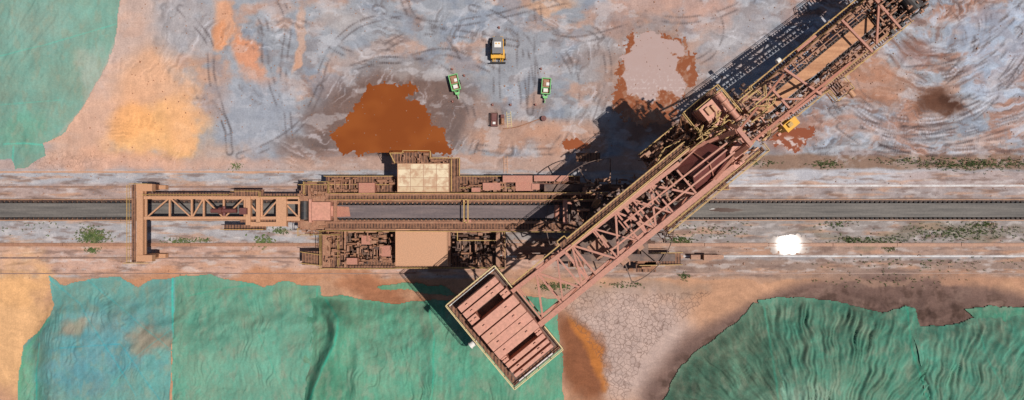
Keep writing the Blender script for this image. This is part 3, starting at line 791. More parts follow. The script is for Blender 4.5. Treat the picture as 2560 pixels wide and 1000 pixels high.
for (q) in ((898,458,936,481,4.5,6.2),(1258,440,1330,455,4.7,6.1),(1336,440,1420,452,4.7,6.0),(1208,458,1250,474,4.7,6.0),(1290,456,1330,476,4.7,5.8),(1330,460,1412,473,4.7,5.9),(868,646,892,660,3.5,5.2),(905,590,928,610,3.5,5.0),(950,615,976,640,3.5,4.9),(1180,470,1200,484,4.7,6.0)):
    m=MB(); m.box(*q); a=P(q[0],q[3],q[5]); b=P(q[2],q[1],q[5]); m.wbox(a.x-.05,a.y-.05,b.x+.05,b.y+.05,q[5]+.003,q[5]+.08)
    m.wbox(a.x+.2,a.y-.04,a.x+.3,a.y+.05,q[4]+.3,q[5]-.4)
    fin(m,'electrical_cabinet','pink',st)
def bogie(x,y):
    c=P(x,y,0); m=MB(); m.wbox(c.x-1.9,c.y-.28,c.x+1.9,c.y+.28,0.55,1.15); m.wbox(c.x-.5,c.y-.35,c.x+.5,c.y+.35,1.15,1.8)
    m.wbox(c.x+1.9,c.y-.2,c.x+2.2,c.y+.2,0.4,.9)
    b=fin(m,'bogie','brown',st)
    for dx in (-1.3,1.3):
        m=MB(); m.tube((c.x+dx,c.y-.14,.53),(c.x+dx,c.y+.14,.53),.36,16); fin(m,'wheel','dark',b)
for x in (870,1010,1180,1330,1440,1660,1760):
    bogie(x,464); bogie(x,641)
cx,cy=P(1527,557,8).x,P(1527,557,8).y
m=MB()
for sx,sy in ((-1,-1),(-1,1),(1,-1),(1,1)):
    fx=cx+sx*6.5; fy=-2.6+sy*4.45
    m.bar((fx,fy,1.8),(cx+sx*3.5,fy-sy*0.8,7.0),0.8,0.7)
for sy in (-1,1): m.wbox(cx-7.5,-2.6+sy*4.0-.4,cx+7.5,-2.6+sy*4.0+.4,6.2,7.2)
for sx in (-1,1): m.wbox(cx+sx*4-.4,-6.4,cx+sx*4+.4,1.3,6.25,7.25)
m.wbox(cx-3.6,-5.6,cx+3.6,0.5,6.9,7.3)
fin(m,'portal_frame','dark',st)
m=MB(); m.tube((cx,-2.6,7.3),(cx,-2.6,8.4),2.8,40); m.tube((cx,-2.6,8.4),(cx,-2.6,9.0),2.5,40); fin(m,'slewing_ring','dark',st)
m=MB(); R=7.3; pts=[(cx+R*math.cos(t*math.pi/36),-2.6+R*math.sin(t*math.pi/36),7.6) for t in range(72)]
for i,(a,b) in enumerate(zip(pts,pts[1:]+pts[:1])):
    if 18<=i<40 or i>=58 or i<4: m.bar(a,b,0.07,0.2)
    if i in (18,24,30,36,40,58,64,70,4): m.bar((cx,-2.6,7.4),a,0.1,0.2)
fin(m,'cable_guide_ring','dark',st)
m=MB(); greeble(m,(1420,440,1700,610),4.0,9.0,150,31,smin=.2,smax=1.0)
fin(m,'drive_equipment','dark',st,kind='stuff')
m=MB(); greeble(m,(1430,430,1620,600),5.0,9.0,80,32,smin=.15,smax=.9)
fin(m,'pipework','brown',st,kind='stuff')
m=MB(); 
for q in ((1420,610,1460,668),(1595,632,1702,662),(1590,655,1640,680),(1770,458,1822,476),(1440,382,1500,404)): m.box(*q,2.6,2.7)
fin(m,'walkway','grate',st)
m=MB()
for y in (632,662): m.rail([P(1595,y,3.2),P(1702,y-2,2.6)],1.0)
m.rail([P(1420,612,3),P(1440,672,3)],1.0); m.rail([P(1770,474,3),P(1820,474,3)],.9)
fin(m,'handrail','yellow',st)
m=MB(); greeble(m,(1560,632,1640,682),2.6,3.6,20,35,smin=.3,smax=.9); 
for i in range(8): a=P(1640+i*8,634,2.7); m.wbox(a.x,P(0,660,2.7).y,a.x+.28,a.y,2.7-i*.1,2.76-i*.1+.02)
fin(m,'stairs','brown',st)

# -- boom frame of reference
DC,DS=0.7716,0.636
ZR=17.0
def B(t,n,z,zr=19.0):
    if zr==ZR:
        q=10.8-3.5*(t-790)/540.0; z=z-17+q; zr=q
    p=P(1261+DC*t+DS*n,820-DS*t+DC*n,zr); return Vector((p.x,p.y,z))
def bq(mb,t0,n0,t1,n1,z0,z1,zr=19.0):
    c=((t0,n0),(t1,n0),(t1,n1),(t0,n1))
    mb.hexa([B(a,b,z0,zr) for a,b in c]+[B(a,b,z1,zr) for a,b in c])
def slats(mb,t0,n0,t1,n1,z,zr,step=7.0,w=3.2):
    # open bar grating: cross bars on two stringers, daylight passes between
    t=t0
    while t<t1-w:
        bq(mb,t,n0,t+w,n1,z-0.04,z,zr); t+=step
    bq(mb,t0,n0-1,t1,n0,z-0.12,z+.02,zr); bq(mb,t0,n1,t1,n1+1,z-0.12,z+.02,zr)
m=MB()
for n in (-48,46):
    m.bar(B(380,n,12),B(760,n,12.5),0.6,1.5)
for t in (385,450,540,680,760): m.bar(B(t,-48,12.3),B(t,46,12.3),0.5,1.0)
for a,b in ((385,450),(450,540),(540,680)): m.bar(B(a,-48,12.2),B(b,46,12.2),.25)
c0=B(420,0,0)
for dx,dy in ((-2,-2),(2,-2),(2,2),(-2,2)): m.bar((cx+dx,-2.6+dy,9),(c0.x+dx*1.2,c0.y+dy*1.2,12),0.6,0.6)
fin(m,'slewing_frame','dark',st)
m=MB()
def nl(t): return -58+18*(min(t,600)-80)/520
for z in (18.8,15.6):
    w=0.4 if z>18 else 0.24
    m.bar(B(72,nl(80),z),B(600,nl(600),z),w,w); m.bar(B(72,50,z),B(700,54,z),w*1.35,w)
ts=[85,150,215,262,330,400,452,510,585]
for i,t in enumerate(ts):
    m.bar(B(t,nl(t),18.8),B(t,50,18.8),0.18); m.bar(B(t,nl(t),15.6),B(t,50,15.6),0.14)
    for n in (nl(t),50): m.bar(B(t,n,18.6),B(t,n,15.8),0.2)
    if i<len(ts)-1:
        t2=ts[i+1]; tm=(t+t2)/2
        if i%2: m.bar(B(t,nl(t),18.7),B(t2,50,18.7),0.2)
        else: m.bar(B(t,50,18.7),B(t2,nl(t2),18.7),0.2)
        if i in (1,4,6): m.bar(B(t,nl(t),18.7) if i%2==0 else B(t,50,18.7),B(t2,50,18.7) if i%2==0 else B(t2,nl(t2),18.7),0.16)
        if i in (2,5): m.bar(B(tm,nl(t),18.5),B(tm,50,18.5),0.3); m.bar(B(t2,nl(t2),18.3),B(tm,50,18.3),0.15)
        if i>3: m.bar(B(t,50,15.6) if i%2 else B(t,nl(t),15.6),B(t2,nl(t2),15.6) if i%2 else B(t2,50,15.6),0.13)
        for n in (-1,1):
            nn=50 if n>0 else nl(t); m.bar(B(t,nn,18.7),B(t2,nn,15.7),0.15)
fin(m,'counterweight_truss','pink',st)
m=MB()
m.bar(B(330,18,19.4),B(700,14,22.2),0.16); m.bar(B(400,-14,19.3),B(700,-14,22.2),0.16)
fin(m,'stay','pinkl',st)
m=MB(); bq(m,238,-74,640,-54,18.4,18.5); bq(m,470,66,800,80,17.2,17.3); bq(m,80,-70,150,-58,18.4,18.5)
bq(m,560,-112,690,-80,13.2,13.3)
fin(m,'walkway','grate',st)
m=MB(); bq(m,240,-52,640,-49,18.6,19.1); bq(m,480,60,790,64,16.9,17.5)
fin(m,'box_beam','tan',st)
m=MB()
m.rail([B(85,-73,18.5),B(238,-73,18.5),B(238,-84,18.5),B(262,-84,18.5),B(262,-74,18.5),B(640,-74,18.5)],1.05,.07)
m.rail([B(262,-55,18.5),B(640,-55,18.5)],1.05,.07); m.rail([B(470,82,17.3),B(640,82,17.3),B(800,82,17.3),B(800,60,17.3)],1.05,.07)
m.rail([B(480,68,17.3),B(780,68,17.3)],1.05,.06)
fin(m,'handrail','yellow',st)
m=MB(); bq(m,292,-12,345,36,14.6,14.8); bq(m,440,20,480,44,15,15.4); bq(m,385,54,400,70,17.5,18.5); bq(m,330,60,352,74,16.5,18)
greeble(m,(450,-38,620,45),13,17.6,80,41,fr=lambda a,b,z:B(a,b,z),smin=.1,smax=.8)
fin(m,'hoist_equipment','brown',st,kind='stuff')
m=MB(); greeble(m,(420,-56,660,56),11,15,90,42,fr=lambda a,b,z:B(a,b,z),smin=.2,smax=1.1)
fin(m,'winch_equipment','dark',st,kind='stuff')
# counterweight
m=MB(); bq(m,-79,-136,79,136,17.3,17.7); bq(m,-70,-120,70,120,16.6,17.3)
cw=fin(m,'counterweight','dark',st,label='large pink counterweight tray with concrete-filled boxes')
m=MB(); bq(m,-79,-136,79,-122,17.71,17.75); bq(m,-79,-120,-66,134,17.71,17.75); bq(m,-60,123,79,136,17.71,17.75); bq(m,73,60,79,119,17.71,17.75); fin(m,'deck','grate',cw)
def block(t0,n0,t1,n1,z0,z1,k,sl=1):
    m=MB(); dn=(n1-n0)/k
    for i in range(k):
        bq(m,t0,n0+i*dn+0.9,t1,n0+(i+1)*dn-0.9,z0,z1-0.03*(i%2),20)
    bq(m,t0+2,n0+2,t1-2,n1-2,z0,z1-0.35,20)
    for i in range(k):
        for tt in (0.2,0.75): 
            t=t0+(t1-t0)*tt; n=n0+dn*(i+.5); m.bar(B(t-3,n,z1+.12,20),B(t+3,n,z1+.12,20),0.1,0.2)
    fin(m,'weight_block','pinkl',cw)
block(-60,-114,62,-96,17.7,19.6,1); block(-60,-94,62,-76,17.7,19.6,1)
block(-60,-52,70,-24,17.7,20.2,1); block(-58,-22,70,54,17.7,20.2,3)
block(-58,73,64,87,17.7,19.5,1); block(-58,90,64,102,17.7,19.6,1); block(-58,106,64,117,17.7,19.6,1)
block(-60,-74,-34,-54,17.7,19.6,1); block(44,-74,66,-54,17.7,19.6,1); block(-58,56,-42,71,17.7,19.6,1); block(50,56,66,71,17.7,19.6,1)
m=MB(); 
m.rail([B(-79,-136,17.7),B(79,-136,17.7),B(79,-66,17.7)],1.2,.08); m.rail([B(79,62,17.7),B(79,136,17.7),B(-79,136,17.7),B(-79,-136,17.7)],1.2,.08)
fin(m,'guard_rail','pale',cw)
m=MB(); 
m.bar(B(-76,-128,17.9),B(76,-128,17.9),0.08)
m.bar(B(-60,131,17.9),B(50,131,17.9),0.2,.1)
fin(m,'kick_plate','white',cw)
m=MB(); a=B(-84,-15,17.6); b=B(-98,-15,17.6); m.tube(a,b,0.28,14); m.tube(B(-98,-15,17.6),B(-101,-15,17.6),0.33,14); m.bar(B(-78,-15,17.5),a,0.15)
fin(m,'floodlight','white',st)

# mast / pivot tower
m=MB()
for n in (-48,48):
    m.bar(B(640,n,12.5),B(735,n*0.45,22.5),0.45,0.45); m.bar(B(790,n,13),B(742,n*0.45,22.5),0.35,0.35)
    m.bar(B(560,n,12.5),B(640,n,18.8),0.35,0.35); m.bar(B(640,n,18.8),B(735,n*0.5,20.5),0.3)
m.bar(B(738,-26,22.5),B(738,26,22.5),0.4,0.35); m.bar(B(690,-36,18),B(690,36,18),0.3); m.bar(B(765,-36,18),B(765,36,18),0.3)
m.bar(B(740,20,22.4),B(1075,34,18.2,ZR),0.25); m.bar(B(740,-20,22.4),B(930,-48,18.2,ZR),0.2); m.bar(B(740,20,22.4),B(900,30,18.2,ZR),0.2)
fin(m,'mast','pink',st)
m=MB()
p=[B(585,-34,17.5),B(690,-40,18.0),B(706,6,19.7),B(600,6,19.6)]; m.hexa([q-Vector((0,0,.2)) for q in p]+p)
p=[B(600,7,19.6),B(706,7,19.7),B(694,48,18.2),B(592,48,18.0)]; m.hexa([q-Vector((0,0,.2)) for q in p]+p)
fin(m,'hopper','maroon',st,label='dark red ore hopper between the boom halves')
m=MB(); m.bar(B(600,6.5,19.8),B(706,6.5,19.9),.14,.14); m.bar(B(592,48,18.2),B(694,48,18.4),.14,.14); m.bar(B(650,-36,18),B(652,6,19.85),.1,.12); m.bar(B(652,6,19.85),B(646,48,18.4),.1,.12); m.bar(B(585,-34,17.8),B(690,-40,18.2),.14,.14)
fin(m,'hopper_rib','pink',st)
m=MB(); bq(m,580,-84,840,60,10.6,10.8); bq(m,700,-44,790,44,13.2,13.4); fin(m,'shade_deck','dark',st)  # dark plates added to blacken the pivot and cast its broad shadow
fb=lambda a,b,z:B(a,b,z)
m=MB(); greeble(m,(700,-75,870,60),14.5,18.8,170,51,fr=fb,smin=.1,smax=.8); greeble(m,(540,-110,720,-42),13,17,120,54,fr=fb,smin=.1,smax=.8); fin(m,'hoist_equipment','brown',st,kind='stuff')
m=MB(); greeble(m,(690,-70,880,70),15.5,19.2,90,55,fr=fb,smin=.08,smax=.6); fin(m,'pipework','pinkl',st,kind='stuff')
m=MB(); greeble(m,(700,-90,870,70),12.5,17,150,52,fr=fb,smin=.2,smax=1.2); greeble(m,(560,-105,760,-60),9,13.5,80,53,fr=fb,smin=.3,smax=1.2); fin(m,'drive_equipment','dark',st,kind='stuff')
m=MB(); bq(m,715,14,750,44,16,18.8); bq(m,700,50,735,68,16,18.2); fin(m,'electrical_cabinet','pinkl',st)
m=MB(); bq(m,724,-110,762,-76,16.2,18.9); bq(m,768,-106,796,-78,16.2,18.4); bq(m,730,-72,752,-50,16.2,18.5); bq(m,758,-70,790,-50,16.2,18.0); bq(m,722,-112,798,-48,16.13,16.6)
eh=fin(m,'machine_house','pink',st,label='pink equipment housings on a railed platform')
m=MB(); bq(m,722,-112,764,-74,18.9,19.0); bq(m,766,-108,798,-76,18.4,18.5); bq(m,728,-74,754,-48,18.5,18.6); bq(m,756,-72,792,-48,18,18.1); fin(m,'roof','pinkl',eh)
m=MB(); m.tube(B(779,-116,19.6),B(779,-30,19.6),0.3,16); 
for n in (-112,-90,-60,-36): m.tube(B(779,n,19.6),B(779,n+4,19.6),0.42,16); m.bar(B(779,n,19.6),B(779,n,18.2),.12)
fin(m,'exhaust_duct','pinkl',eh)
m=MB(); bq(m,732,-104,744,-84,19.0,19.3); bq(m,748,-100,756,-82,19,19.4); bq(m,736,-66,746,-56,18.6,19.0); bq(m,786,-100,792,-84,18.5,18.8); fin(m,'roof_unit','tan',eh)
m=MB(); bq(m,700,-126,812,-30,16.0,16.12); bq(m,640,-80,700,-40,15.6,15.72); fin(m,'walkway','grate',st)
m=MB(); m.rail([B(700,-128,16.1),B(814,-128,16.1),B(814,-40,16.1)],1.2,.08); m.rail([B(700,-30,16.1),B(698,-60,16.1),B(700,-128,16.1)],1.2,.08); m.rail([B(718,-116,17.9),B(804,-116,17.9),B(804,-40,17.9)],.9,.07)
m.rail([B(560,-112,13.3),B(690,-112,13.3)],1.2,.07); m.rail([B(640,-60,17),B(720,-30,17),B(790,-30,17)],1.2,.08); m.rail([B(560,-74,17),B(600,-90,17),B(640,-80,17)],1.2,.07)
for i in range(30):
    rr=random.Random(i+70); t=rr.uniform(620,860); n=rr.uniform(-70,60)
    if t<710 and n>-45: n=-60
    m.rail([B(t,n,18.2),B(t+rr.uniform(20,50),n,18.2),B(t+50,n+rr.uniform(-30,30),18.2)],1.0,.07)
fin(m,'handrail','yellow',st)
m=MB(); m.bar(B(700,-120,16),B(640,-60,12.5),0.3); m.bar(B(810,-120,16),B(740,-50,12.5),0.3); m.bar(B(700,-110,16),B(700,-52,12.5),.3); fin(m,'platform_bracket','brown',st)

# front boom
m=MB()
T0,T1=790,1330
nA,nB=-58,38
for n in (nA,nB):
    m.bar(B(T0,n,17.6,ZR),B(T1,n,17.6,ZR),0.22,0.3); m.bar(B(T0,n,15.0,ZR),B(T1,n,15.0,ZR),0.18,0.25)
m.bar(B(T0,-42,18.0,ZR),B(T1,-42,18.0,ZR),0.1,0.12); m.bar(B(T0,24,18.0,ZR),B(T1,24,18.0,ZR),0.1,0.12)
k=0; t=T0; rr=random.Random(3)
while t<T1:
    t2=min(t+(30 if k%4 else 44),T1)
    for n in (nA,nB):
        m.bar(B(t,n,17.6,ZR),B(t,n,15.0,ZR),0.12)
        m.bar(B(t,n,17.6 if k%2 else 15.0,ZR),B(t2,n,15.0 if k%2 else 17.6,ZR),0.12)
    m.bar(B(t,nA,17.7,ZR),B(t,-30,17.7,ZR),0.12); m.bar(B(t,14,17.7,ZR),B(t,nB,17.7,ZR),0.12)
    if k%2: m.bar(B(t,nA,17.7,ZR),B(t2,-30,17.7,ZR),0.1)
    else: m.bar(B(t,nB,17.7,ZR),B(t2,14,17.7,ZR),0.1)
    m.bar(B(t,nA,15.0,ZR),B(t,nB,15.0,ZR),0.14)
    if k%2: m.bar(B(t,nA,15.0,ZR),B(t2,nB,15.0,ZR),0.1)
    t=t2;k+=1
fin(m,'boom','brown',st)
m=MB()
for (t,n,t2,n2) in ((880,-58,884,40),(935,-60,965,48),(1120,-62,1128,46),(1215,-68,1218,46)): m.bar(B(t,n,18.7,ZR),B(t2,n2,18.7,ZR),0.24)
m.bar(B(1150,38,18.6,ZR),B(1240,-60,18.6,ZR),0.22); m.bar(B(1225,-40,18.6,ZR),B(1290,-30,18.6,ZR),0.45)
m.bar(B(1000,-70,17.4,ZR),B(1060,-70,17.4,ZR),0.3); m.bar(B(850,36,18.2,ZR),B(990,42,18.2,ZR),0.25); m.bar(B(830,-50,18.3,ZR),B(930,30,18.3,ZR),.2)
fin(m,'cross_beam','pink',st)
m=MB(); bq(m,805,-24,1215,6,17.0,17.1,ZR)
fin(m,'belt','belt3',st,label='tan ore-dusted boom belt')
m=MB()
t=810
while t<1215:
    for n in (-28,10): m.tube(B(t-3,n,17.15,ZR),B(t+3,n,17.15,ZR),0.13,8)
    t+=9
fin(m,'idler_roller','black',st,kind='stuff')
m=MB()
for n in (-32,14): m.bar(B(805,n,17.2,ZR),B(1230,n,17.2,ZR),0.12,.3)
fin(m,'belt_stringer','dark',st)
m=MB(); slats(m,810,-74,1300,-62,16.4,ZR); slats(m,840,42,1270,54,16.4,ZR); slats(m,1000,57,1050,90,16.2,ZR)
slats(m,1200,-94,1290,-78,15.6,ZR); slats(m,810,-50,1200,-44,15.6,ZR,11,2.5); fin(m,'walkway','grate',st,kind='stuff')
m=MB()
m.rail([B(810,-75,16.5,ZR),B(1200,-75,16.5,ZR),B(1200,-95,15.7,ZR),B(1290,-95,15.7,ZR)],1.1,.07); m.rail([B(815,-61,16.5,ZR),B(1300,-61,16.5,ZR)],1.1,.06)
m.rail([B(840,55,16.5,ZR),B(1000,55,16.5,ZR),B(1000,91,16.5,ZR),B(1050,91,16.5,ZR),B(1050,55,16.5,ZR),B(1270,55,16.5,ZR)],1.1,.07); m.rail([B(840,42,16.5,ZR),B(1270,42,16.5,ZR)],1.1,.06)
fin(m,'handrail','yellow',st)
fr2=lambda a,b,z:B(a,b,z,ZR)
m=MB(); greeble(m,(1190,-80,1320,50),15.6,19.2,140,61,fr=fr2,smin=.1,smax=.8); greeble(m,(1010,56,1048,86),16.3,18,14,62,fr=fr2,smin=.2,smax=.8)
greeble(m,(820,14,1210,38),16,18.2,90,63,fr=fr2,smin=.16,smax=.5); greeble(m,(820,-60,1210,-32),16,18.2,60,64,fr=fr2,smin=.16,smax=.5)
fin(m,'boom_equipment','brown',st,kind='stuff')
m=MB(); m.tube(B(1226,-34,17.2,ZR),B(1226,18,17.2,ZR),0.6,20); m.tube(B(1285,-50,18.2,ZR),B(1285,34,18.2,ZR),0.9,20); greeble(m,(1190,-70,1320,50),15,18.2,120,65,fr=fr2,smin=.3,smax=1.3)
fin(m,'head_pulley','black',st,kind='stuff')
m=MB(); bq(m,852,50,884,68,15.6,18.0,ZR); cab=fin(m,'operator_cabin','byellow',st,label='bright yellow operator cabin under the boom')
m=MB(); bq(m,849,48,887,70,18.0,18.12,ZR); fin(m,'roof','byellow',cab)
m=MB(); bq(m,884.2,52,885.5,66,16.5,17.6,ZR); bq(m,856,68.2,880,69,16.5,17.6,ZR); fin(m,'window','black',cab)
m=MB(); bq(m,858,52,870,62,18.12,18.4,ZR); fin(m,'roof_unit','yellow',cab)
m=MB(); m.tube(B(1030,86,18.2,ZR),B(1030,104,18.2,ZR),0.28,14); fin(m,'floodlight','tan',st)
m=MB(); m.tube(B(940,-82,17.9,ZR),B(950,-82,17.9,ZR),0.25,14); m.bar(B(945,-74,17,ZR),B(945,-82,17.8,ZR),.1); fin(m,'floodlight','white',st)

# ------------------------------------------------------------ vehicles and small things
LOC2={}
def lfin(mb,name,mat,parent,label=None):
    v=np.array(mb.v); lo=v.min(0); hi=v.max(0); c=Vector(((lo[0]+hi[0])/2,(lo[1]+hi[1])/2,(lo[2]+hi[2])/2))
    me=bpy.data.meshes.new(name); me.from_pydata([tuple(Vector(q)-c) for q in mb.v],[],mb.f); me.materials.append(M[mat])
    o=bpy.data.objects.new(name,me); coll.objects.link(o); o.parent=parent
    off=LOC2.get(parent.name,Vector((0,0,0))); o.location=c-off; LOC2[o.name]=c
    bm=bmesh.new(); bm.from_mesh(me); bmesh.ops.recalc_face_normals(bm,faces=bm.faces)
    if len(bm.faces)<400: bmesh.ops.bevel(bm,geom=[e for e in bm.edges],offset=0.02,segments=1,affect='EDGES')
    bm.to_mesh(me); bm.free()
    if label: o['label']=label
    return o
ld=top('loader',P(1245,127,0),'compact yellow and grey loader parked on the yard','loader')
m=MB(); m.wbox(-.72,-1.15,.72,1.2,.45,1.2); m.wbox(-.62,.9,.62,1.5,.5,1.35); m.wbox(-.85,-1.2,-.5,-.1,.9,1.25); m.wbox(.5,-1.2,.85,-.1,.9,1.25); lfin(m,'body','byellow',ld)
m=MB(); m.wbox(-.6,.35,.6,1.42,1.36,1.55); m.wbox(-.3,1.3,.3,1.55,1.2,1.5); lfin(m,'engine_hood','grey',ld)
m=MB()
for x in (-.6,.6):
    for y in (-.75,.7): m.bar((x,y,1.2),(x*.95,y*.9,2.2),.09)
m.wbox(-.66,-.8,.66,.75,2.2,2.3); c_=lfin(m,'cab','grey',ld)
m=MB(); m.wbox(-.42,-.1,.42,.6,2.31,2.4); lfin(m,'roof_panel','white',c_)
m=MB()
for x in (-.18,.18): m.tube((x,.38,2.41),(x,.38,2.46),.1,12)
lfin(m,'roof_lamp','byellow',c_)
m=MB(); m.wbox(-.5,-.75,.5,-.15,1.9,2.0); m.wbox(-.3,-.55,.3,.1,1.3,1.7); lfin(m,'seat','black',ld)
for x in (-.82,.82):
    for y in (-.85,.95):
        m=MB(); m.tube((x-.15,y,.42),(x+.15,y,.42),.42,18); w=lfin(m,'wheel','black',ld)
        m=MB(); m.tube((x-.17,y,.42),(x+.17,y,.42),.2,12); lfin(m,'rim','byellow',w)
m=MB(); m.bar((-.6,-.9,1.1),(-.6,-1.55,.5),.14); m.bar((.6,-.9,1.1),(.6,-1.55,.5),.14); m.bar((-.35,-1.1,.9),(-.35,-1.55,.6),.1); m.bar((.35,-1.1,.9),(.35,-1.55,.6),.1); lfin(m,'lift_arm','byellow',ld)
m=MB(); m.wbox(-.95,-1.68,.95,-1.56,.15,1.0); m.wbox(-.95,-1.62,.95,-1.45,.1,.18); lfin(m,'attachment_plate','black',ld)
def trailer(loc,yaw,label):
    t=top('trailer',loc,label,'trailer','green trailers parked on the yard'); t.rotation_euler=(0,0,yaw)
    m=MB(); m.wbox(-.5,-.8,.5,1.2,.45,.55)
    for q in ((-.58,-.8,-.48,1.2),(.48,-.8,.58,1.2)): m.wbox(*q,.55,1.1)
    m.wbox(-.48,1.1,.48,1.2,.55,1.1); m.wbox(-.48,-.8,.48,-.7,.55,1.1); m.wbox(-.48,.0,.48,.05,.56,.9)
    lfin(m,'body','green',t)
    m=MB(); m.wbox(-.46,.08,.46,1.06,.56,.8); m.wbox(-.36,.2,.1,.9,.8,.95); m.tube((-.3,-.4,.7),(.35,-.4,.7),.18,10); m.wbox(-.42,-.66,.42,-.05,.56,.66); lfin(m,'load','brown',t)
    m=MB(); m.wbox(-.3,-.55,.25,-.1,.9,1.0); m.wbox(.0,.25,.38,.65,.8,1.02); lfin(m,'cover','white',t)
    m=MB(); m.bar((-.3,-.8,.5),(-.05,-1.35,.5),.1); m.bar((.3,-.8,.5),(.05,-1.35,.5),.1); m.wbox(-.28,-1.25,.28,-1.0,.45,.7); m.bar((0,-1.3,.5),(0,-1.85,.5),.1); lfin(m,'drawbar','green',t)
    m=MB(); m.tube((-.06,-1.6,.15),(.06,-1.6,.15),.15,12); m.bar((0,-1.6,.2),(0,-1.6,.8),.07); lfin(m,'jockey_wheel','white',t)
    for x in (-.62,.62):
        m=MB(); m.tube((x-.07,.2,.28),(x+.07,.2,.28),.28,16); w=lfin(m,'wheel','black',t)
trailer(P(1139,213,0),math.radians(14),'green open trailer with dark load and bent drawbar')
trailer(P(1364,222,0),math.radians(-4),'green trailer carrying white-covered equipment')
sk=top('equipment_skid',P(1236,300,0),'rusty red steel skid box lying on the mud','skid')
m=MB(); m.wbox(-.42,-.85,.42,.85,0.05,.6); m.wbox(-.3,-.2,.3,.7,.6,.75); m.wbox(-.42,-.85,.42,-.7,.6,.9); lfin(m,'body','maroon',sk)
m=MB(); m.wbox(-.2,-.6,.15,-.3,.6,.72); lfin(m,'cover','white',sk)
m=MB(); m.bar((-.42,.8,.7),(.42,.8,.7),.08); m.bar((-.42,-.8,.95),(-.42,.8,.7),.06); m.bar((.42,-.8,.95),(.42,.8,.7),.06); lfin(m,'lifting_frame','dark',sk)
sk=top('pump_set',P(1256,299,0),'small dusty pump set with pale cover','pump')
m=MB(); m.wbox(-.25,-.7,.25,.6,0.05,.35); m.tube((0,-.6,.5),(0,.1,.5),.22,12); lfin(m,'body','brown',sk)
m=MB(); m.wbox(-.2,.15,.2,.55,.35,.7); lfin(m,'motor','maroon',sk)
def ladder(loc,yaw,L,w,label,mat,z=0.06):
    m=MB()
    for x in (-w/2,w/2): m.bar((x,-L/2,z),(x,L/2,z),.06,.08)
    n=int(L/.3)
    for i in range(1,n): m.bar((-w/2,-L/2+i*L/n,z),(w/2,-L/2+i*L/n,z),.045,.05)
    t=fin(m,'ladder',mat,None,label,'ladder','ladders lying on the ground'); t.location=loc; t.rotation_euler=(0,0,yaw)
ladder(P(1273,300,0),math.radians(4),2.1,.5,'pale aluminium ladder lying beside the pump','pale')
ladder(P(1264,412,0),math.radians(1),2.1,.42,'dusty ladder lying across the kerb strip','tan')
m=MB(); pts=smooth_pts([(1258,322),(1290,318),(1320,308),(1345,299),(1358,297)])
for a,b in zip(pts[:-1],pts[1:]): m.tube(P(a[0],a[1],.06),P(b[0],b[1],.06),.06,8)
fin(m,'hose','brown',None,'brown hose snaking across the mud','hose')
m=MB(); c=P(1359,297,0); m.tube((c.x,c.y,0),(c.x,c.y,.5),.3,18); m.tube((c.x,c.y,.5),(c.x,c.y,.56),.33,18); m.tube((c.x,c.y,.56),(c.x,c.y,.62),.1,10)
fin(m,'drum','maroon',None,'rusty drum standing at the end of the hose','drum')
cn=None
for (x,y) in ((1247,69),(1130,173),(1160,189),(1352,172),(1338,262),(1276,262),(1231,262),(1131,254),(1352,205)):
    if cn is None:
        cn=top('traffic_cone',P(x,y,0),'small orange traffic cone on the yard','traffic cone','orange traffic cones around the parked equipment')
        m=MB(); m.tube((0,0,.04),(0,0,.6),.11,14,.03); a=lfin(m,'cone_body','orange',cn)
        m=MB(); m.wbox(-.15,-.15,.15,.15,0,.04); b=lfin(m,'base','maroon',cn)
        m=MB(); m.tube((0,0,.3),(0,0,.4),.085,14,.07); c2=lfin(m,'reflective_band','white',cn)
        kids=[a,b,c2]
    else:
        o=cn.copy(); o.location=P(x,y,0); coll.objects.link(o)
        for k in kids:
            q=k.copy(); q.parent=o; coll.objects.link(q)

# ------------------------------------------------------------ weeds and stones
def leafmat():
    m,nt,b=newmat('weed_leaves')
    tc=nt.nodes.new('ShaderNodeTexCoord').outputs['Object']
    n=noise(nt,tc,1.2,4,0.7)
    nt.links.new(ramp(nt,n,[(0.35,(0.06,0.09,0.03,1)),(0.5,(0.12,0.17,0.05,1)),(0.7,(0.25,0.2,0.11,1))]),b.inputs['Base Color'])
    b.inputs['Roughness'].default_value=0.8
    return m
M['leaf']=leafmat()
m=MB(); rr=random.Random(5)
def weeds(px,py,rx,ry,n,s=.15):
    for i in range(n):
        x=rr.gauss(0,.5); y=rr.gauss(0,.5); c=P(px+x*rx,py+y*ry,0)
        for j in range(3):
            a=rr.uniform(0,6.28); L=s*rr.uniform(.5,1.3); w=L*.3
            d=Vector((math.cos(a),math.sin(a),0)); e=Vector((-d.y,d.x,0)); k=len(m.v)
            z=Vector((0,0,rr.uniform(.08,.3)))
            m.v+=[tuple(c+Vector((0,0,.01))),tuple(c+d*L*.5+e*w+z),tuple(c+d*L+z*.6),tuple(c+d*L*.5-e*w+z)]; m.f.append((k,k+1,k+2,k+3))
weeds(235,592,34,20,560); weeds(232,625,14,8,70); weeds(455,603,40,8,150); weeds(660,602,24,16,80,.24); weeds(700,577,22,8,80); weeds(590,415,14,10,50); weeds(512,600,20,6,40)
weeds(1385,715,44,10,190); weeds(1700,600,34,10,150); weeds(1712,690,16,8,40); weeds(2440,410,150,14,480); weeds(2065,410,40,12,100); weeds(2250,402,90,8,80); weeds(1900,408,60,8,50)
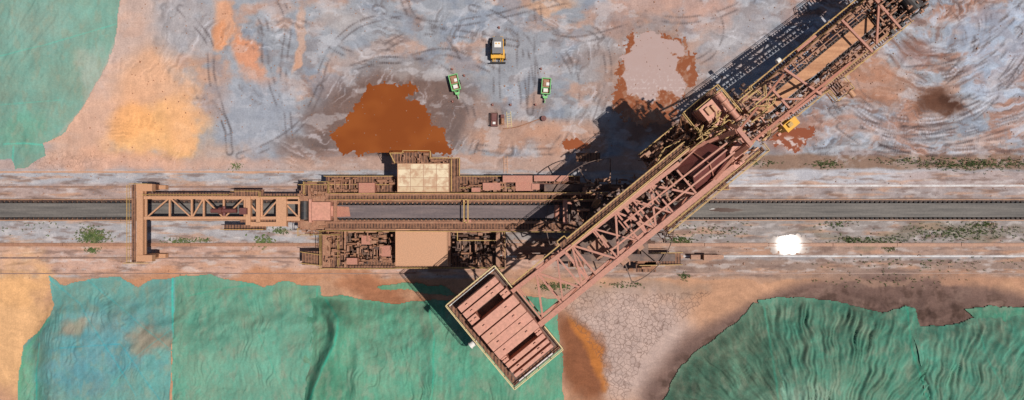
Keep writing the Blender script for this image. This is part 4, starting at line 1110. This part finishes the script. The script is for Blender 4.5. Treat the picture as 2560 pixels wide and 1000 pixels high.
weeds(2400,580,170,18,380); weeds(2200,600,130,10,160); weeds(2090,560,50,14,60); weeds(1800,575,90,20,80); weeds(2120,598,30,8,50); weeds(2300,660,260,20,100); weeds(2225,622,14,5,30); weeds(1560,712,60,8,60); weeds(2455,560,40,10,90)
weeds(100,560,200,30,50); weeds(2200,700,200,15,60)
fin(m,'weeds','leaf',None,'sparse green weeds growing on the ballast','weeds',kind='stuff')
m=MB(); rr=random.Random(9)
for i in range(1500):
    x=rr.uniform(0,2560); y=rr.uniform(0,700); s=rr.uniform(.04,.11) if rr.random()<.97 else rr.uniform(.11,.18)
    c=P(x,y,0); a=rr.uniform(0,3)
    if gz(np.array([c.x]),np.array([c.y]))[0]>0.05: continue
    k=len(m.v); q=[Vector((math.cos(a+j*1.57)*s*rr.uniform(.7,1.2),math.sin(a+j*1.57)*s*rr.uniform(.7,1.2),0)) for j in range(4)]
    m.v+=[tuple(c+v) for v in q]+[tuple(c+v*.55+Vector((0,0,s))) for v in q]
    for f in ((4,5,6,7),(0,1,5,4),(1,2,6,5),(2,3,7,6),(3,0,4,7)): m.f.append(tuple(k+t for t in f))
fin(m,'stones','dust',None,'scattered ore lumps on the yard','stones',kind='stuff')

# ------------------------------------------------------------ light, sky, camera
ts_=Vector((0.402,-0.065,1.0)).normalized()
sun=bpy.data.lights.new('sun','SUN'); sun.energy=4.4; sun.angle=math.radians(0.5); sun.color=(1,0.96,0.9)
so=bpy.data.objects.new('sun',sun); so.rotation_euler=ts_.to_track_quat('Z','Y').to_euler(); so.location=(30,-5,60); coll.objects.link(so)
w=bpy.data.worlds.new('World'); scene.world=w; w.use_nodes=True
nt=w.node_tree; bg=nt.nodes['Background']; sky=nt.nodes.new('ShaderNodeTexSky'); sky.sky_type='NISHITA'; sky.sun_disc=False
sky.sun_elevation=math.asin(ts_.z); sky.sun_rotation=math.atan2(ts_.x,ts_.y)
nt.links.new(sky.outputs[0],bg.inputs[0]); bg.inputs[1].default_value=0.05
cam=bpy.data.cameras.new('camera'); cam.sensor_width=36; cam.lens=36*H/128.0; cam.clip_end=6000
co=bpy.data.objects.new('camera',cam); co.location=(0,0,H); coll.objects.link(co); scene.camera=co
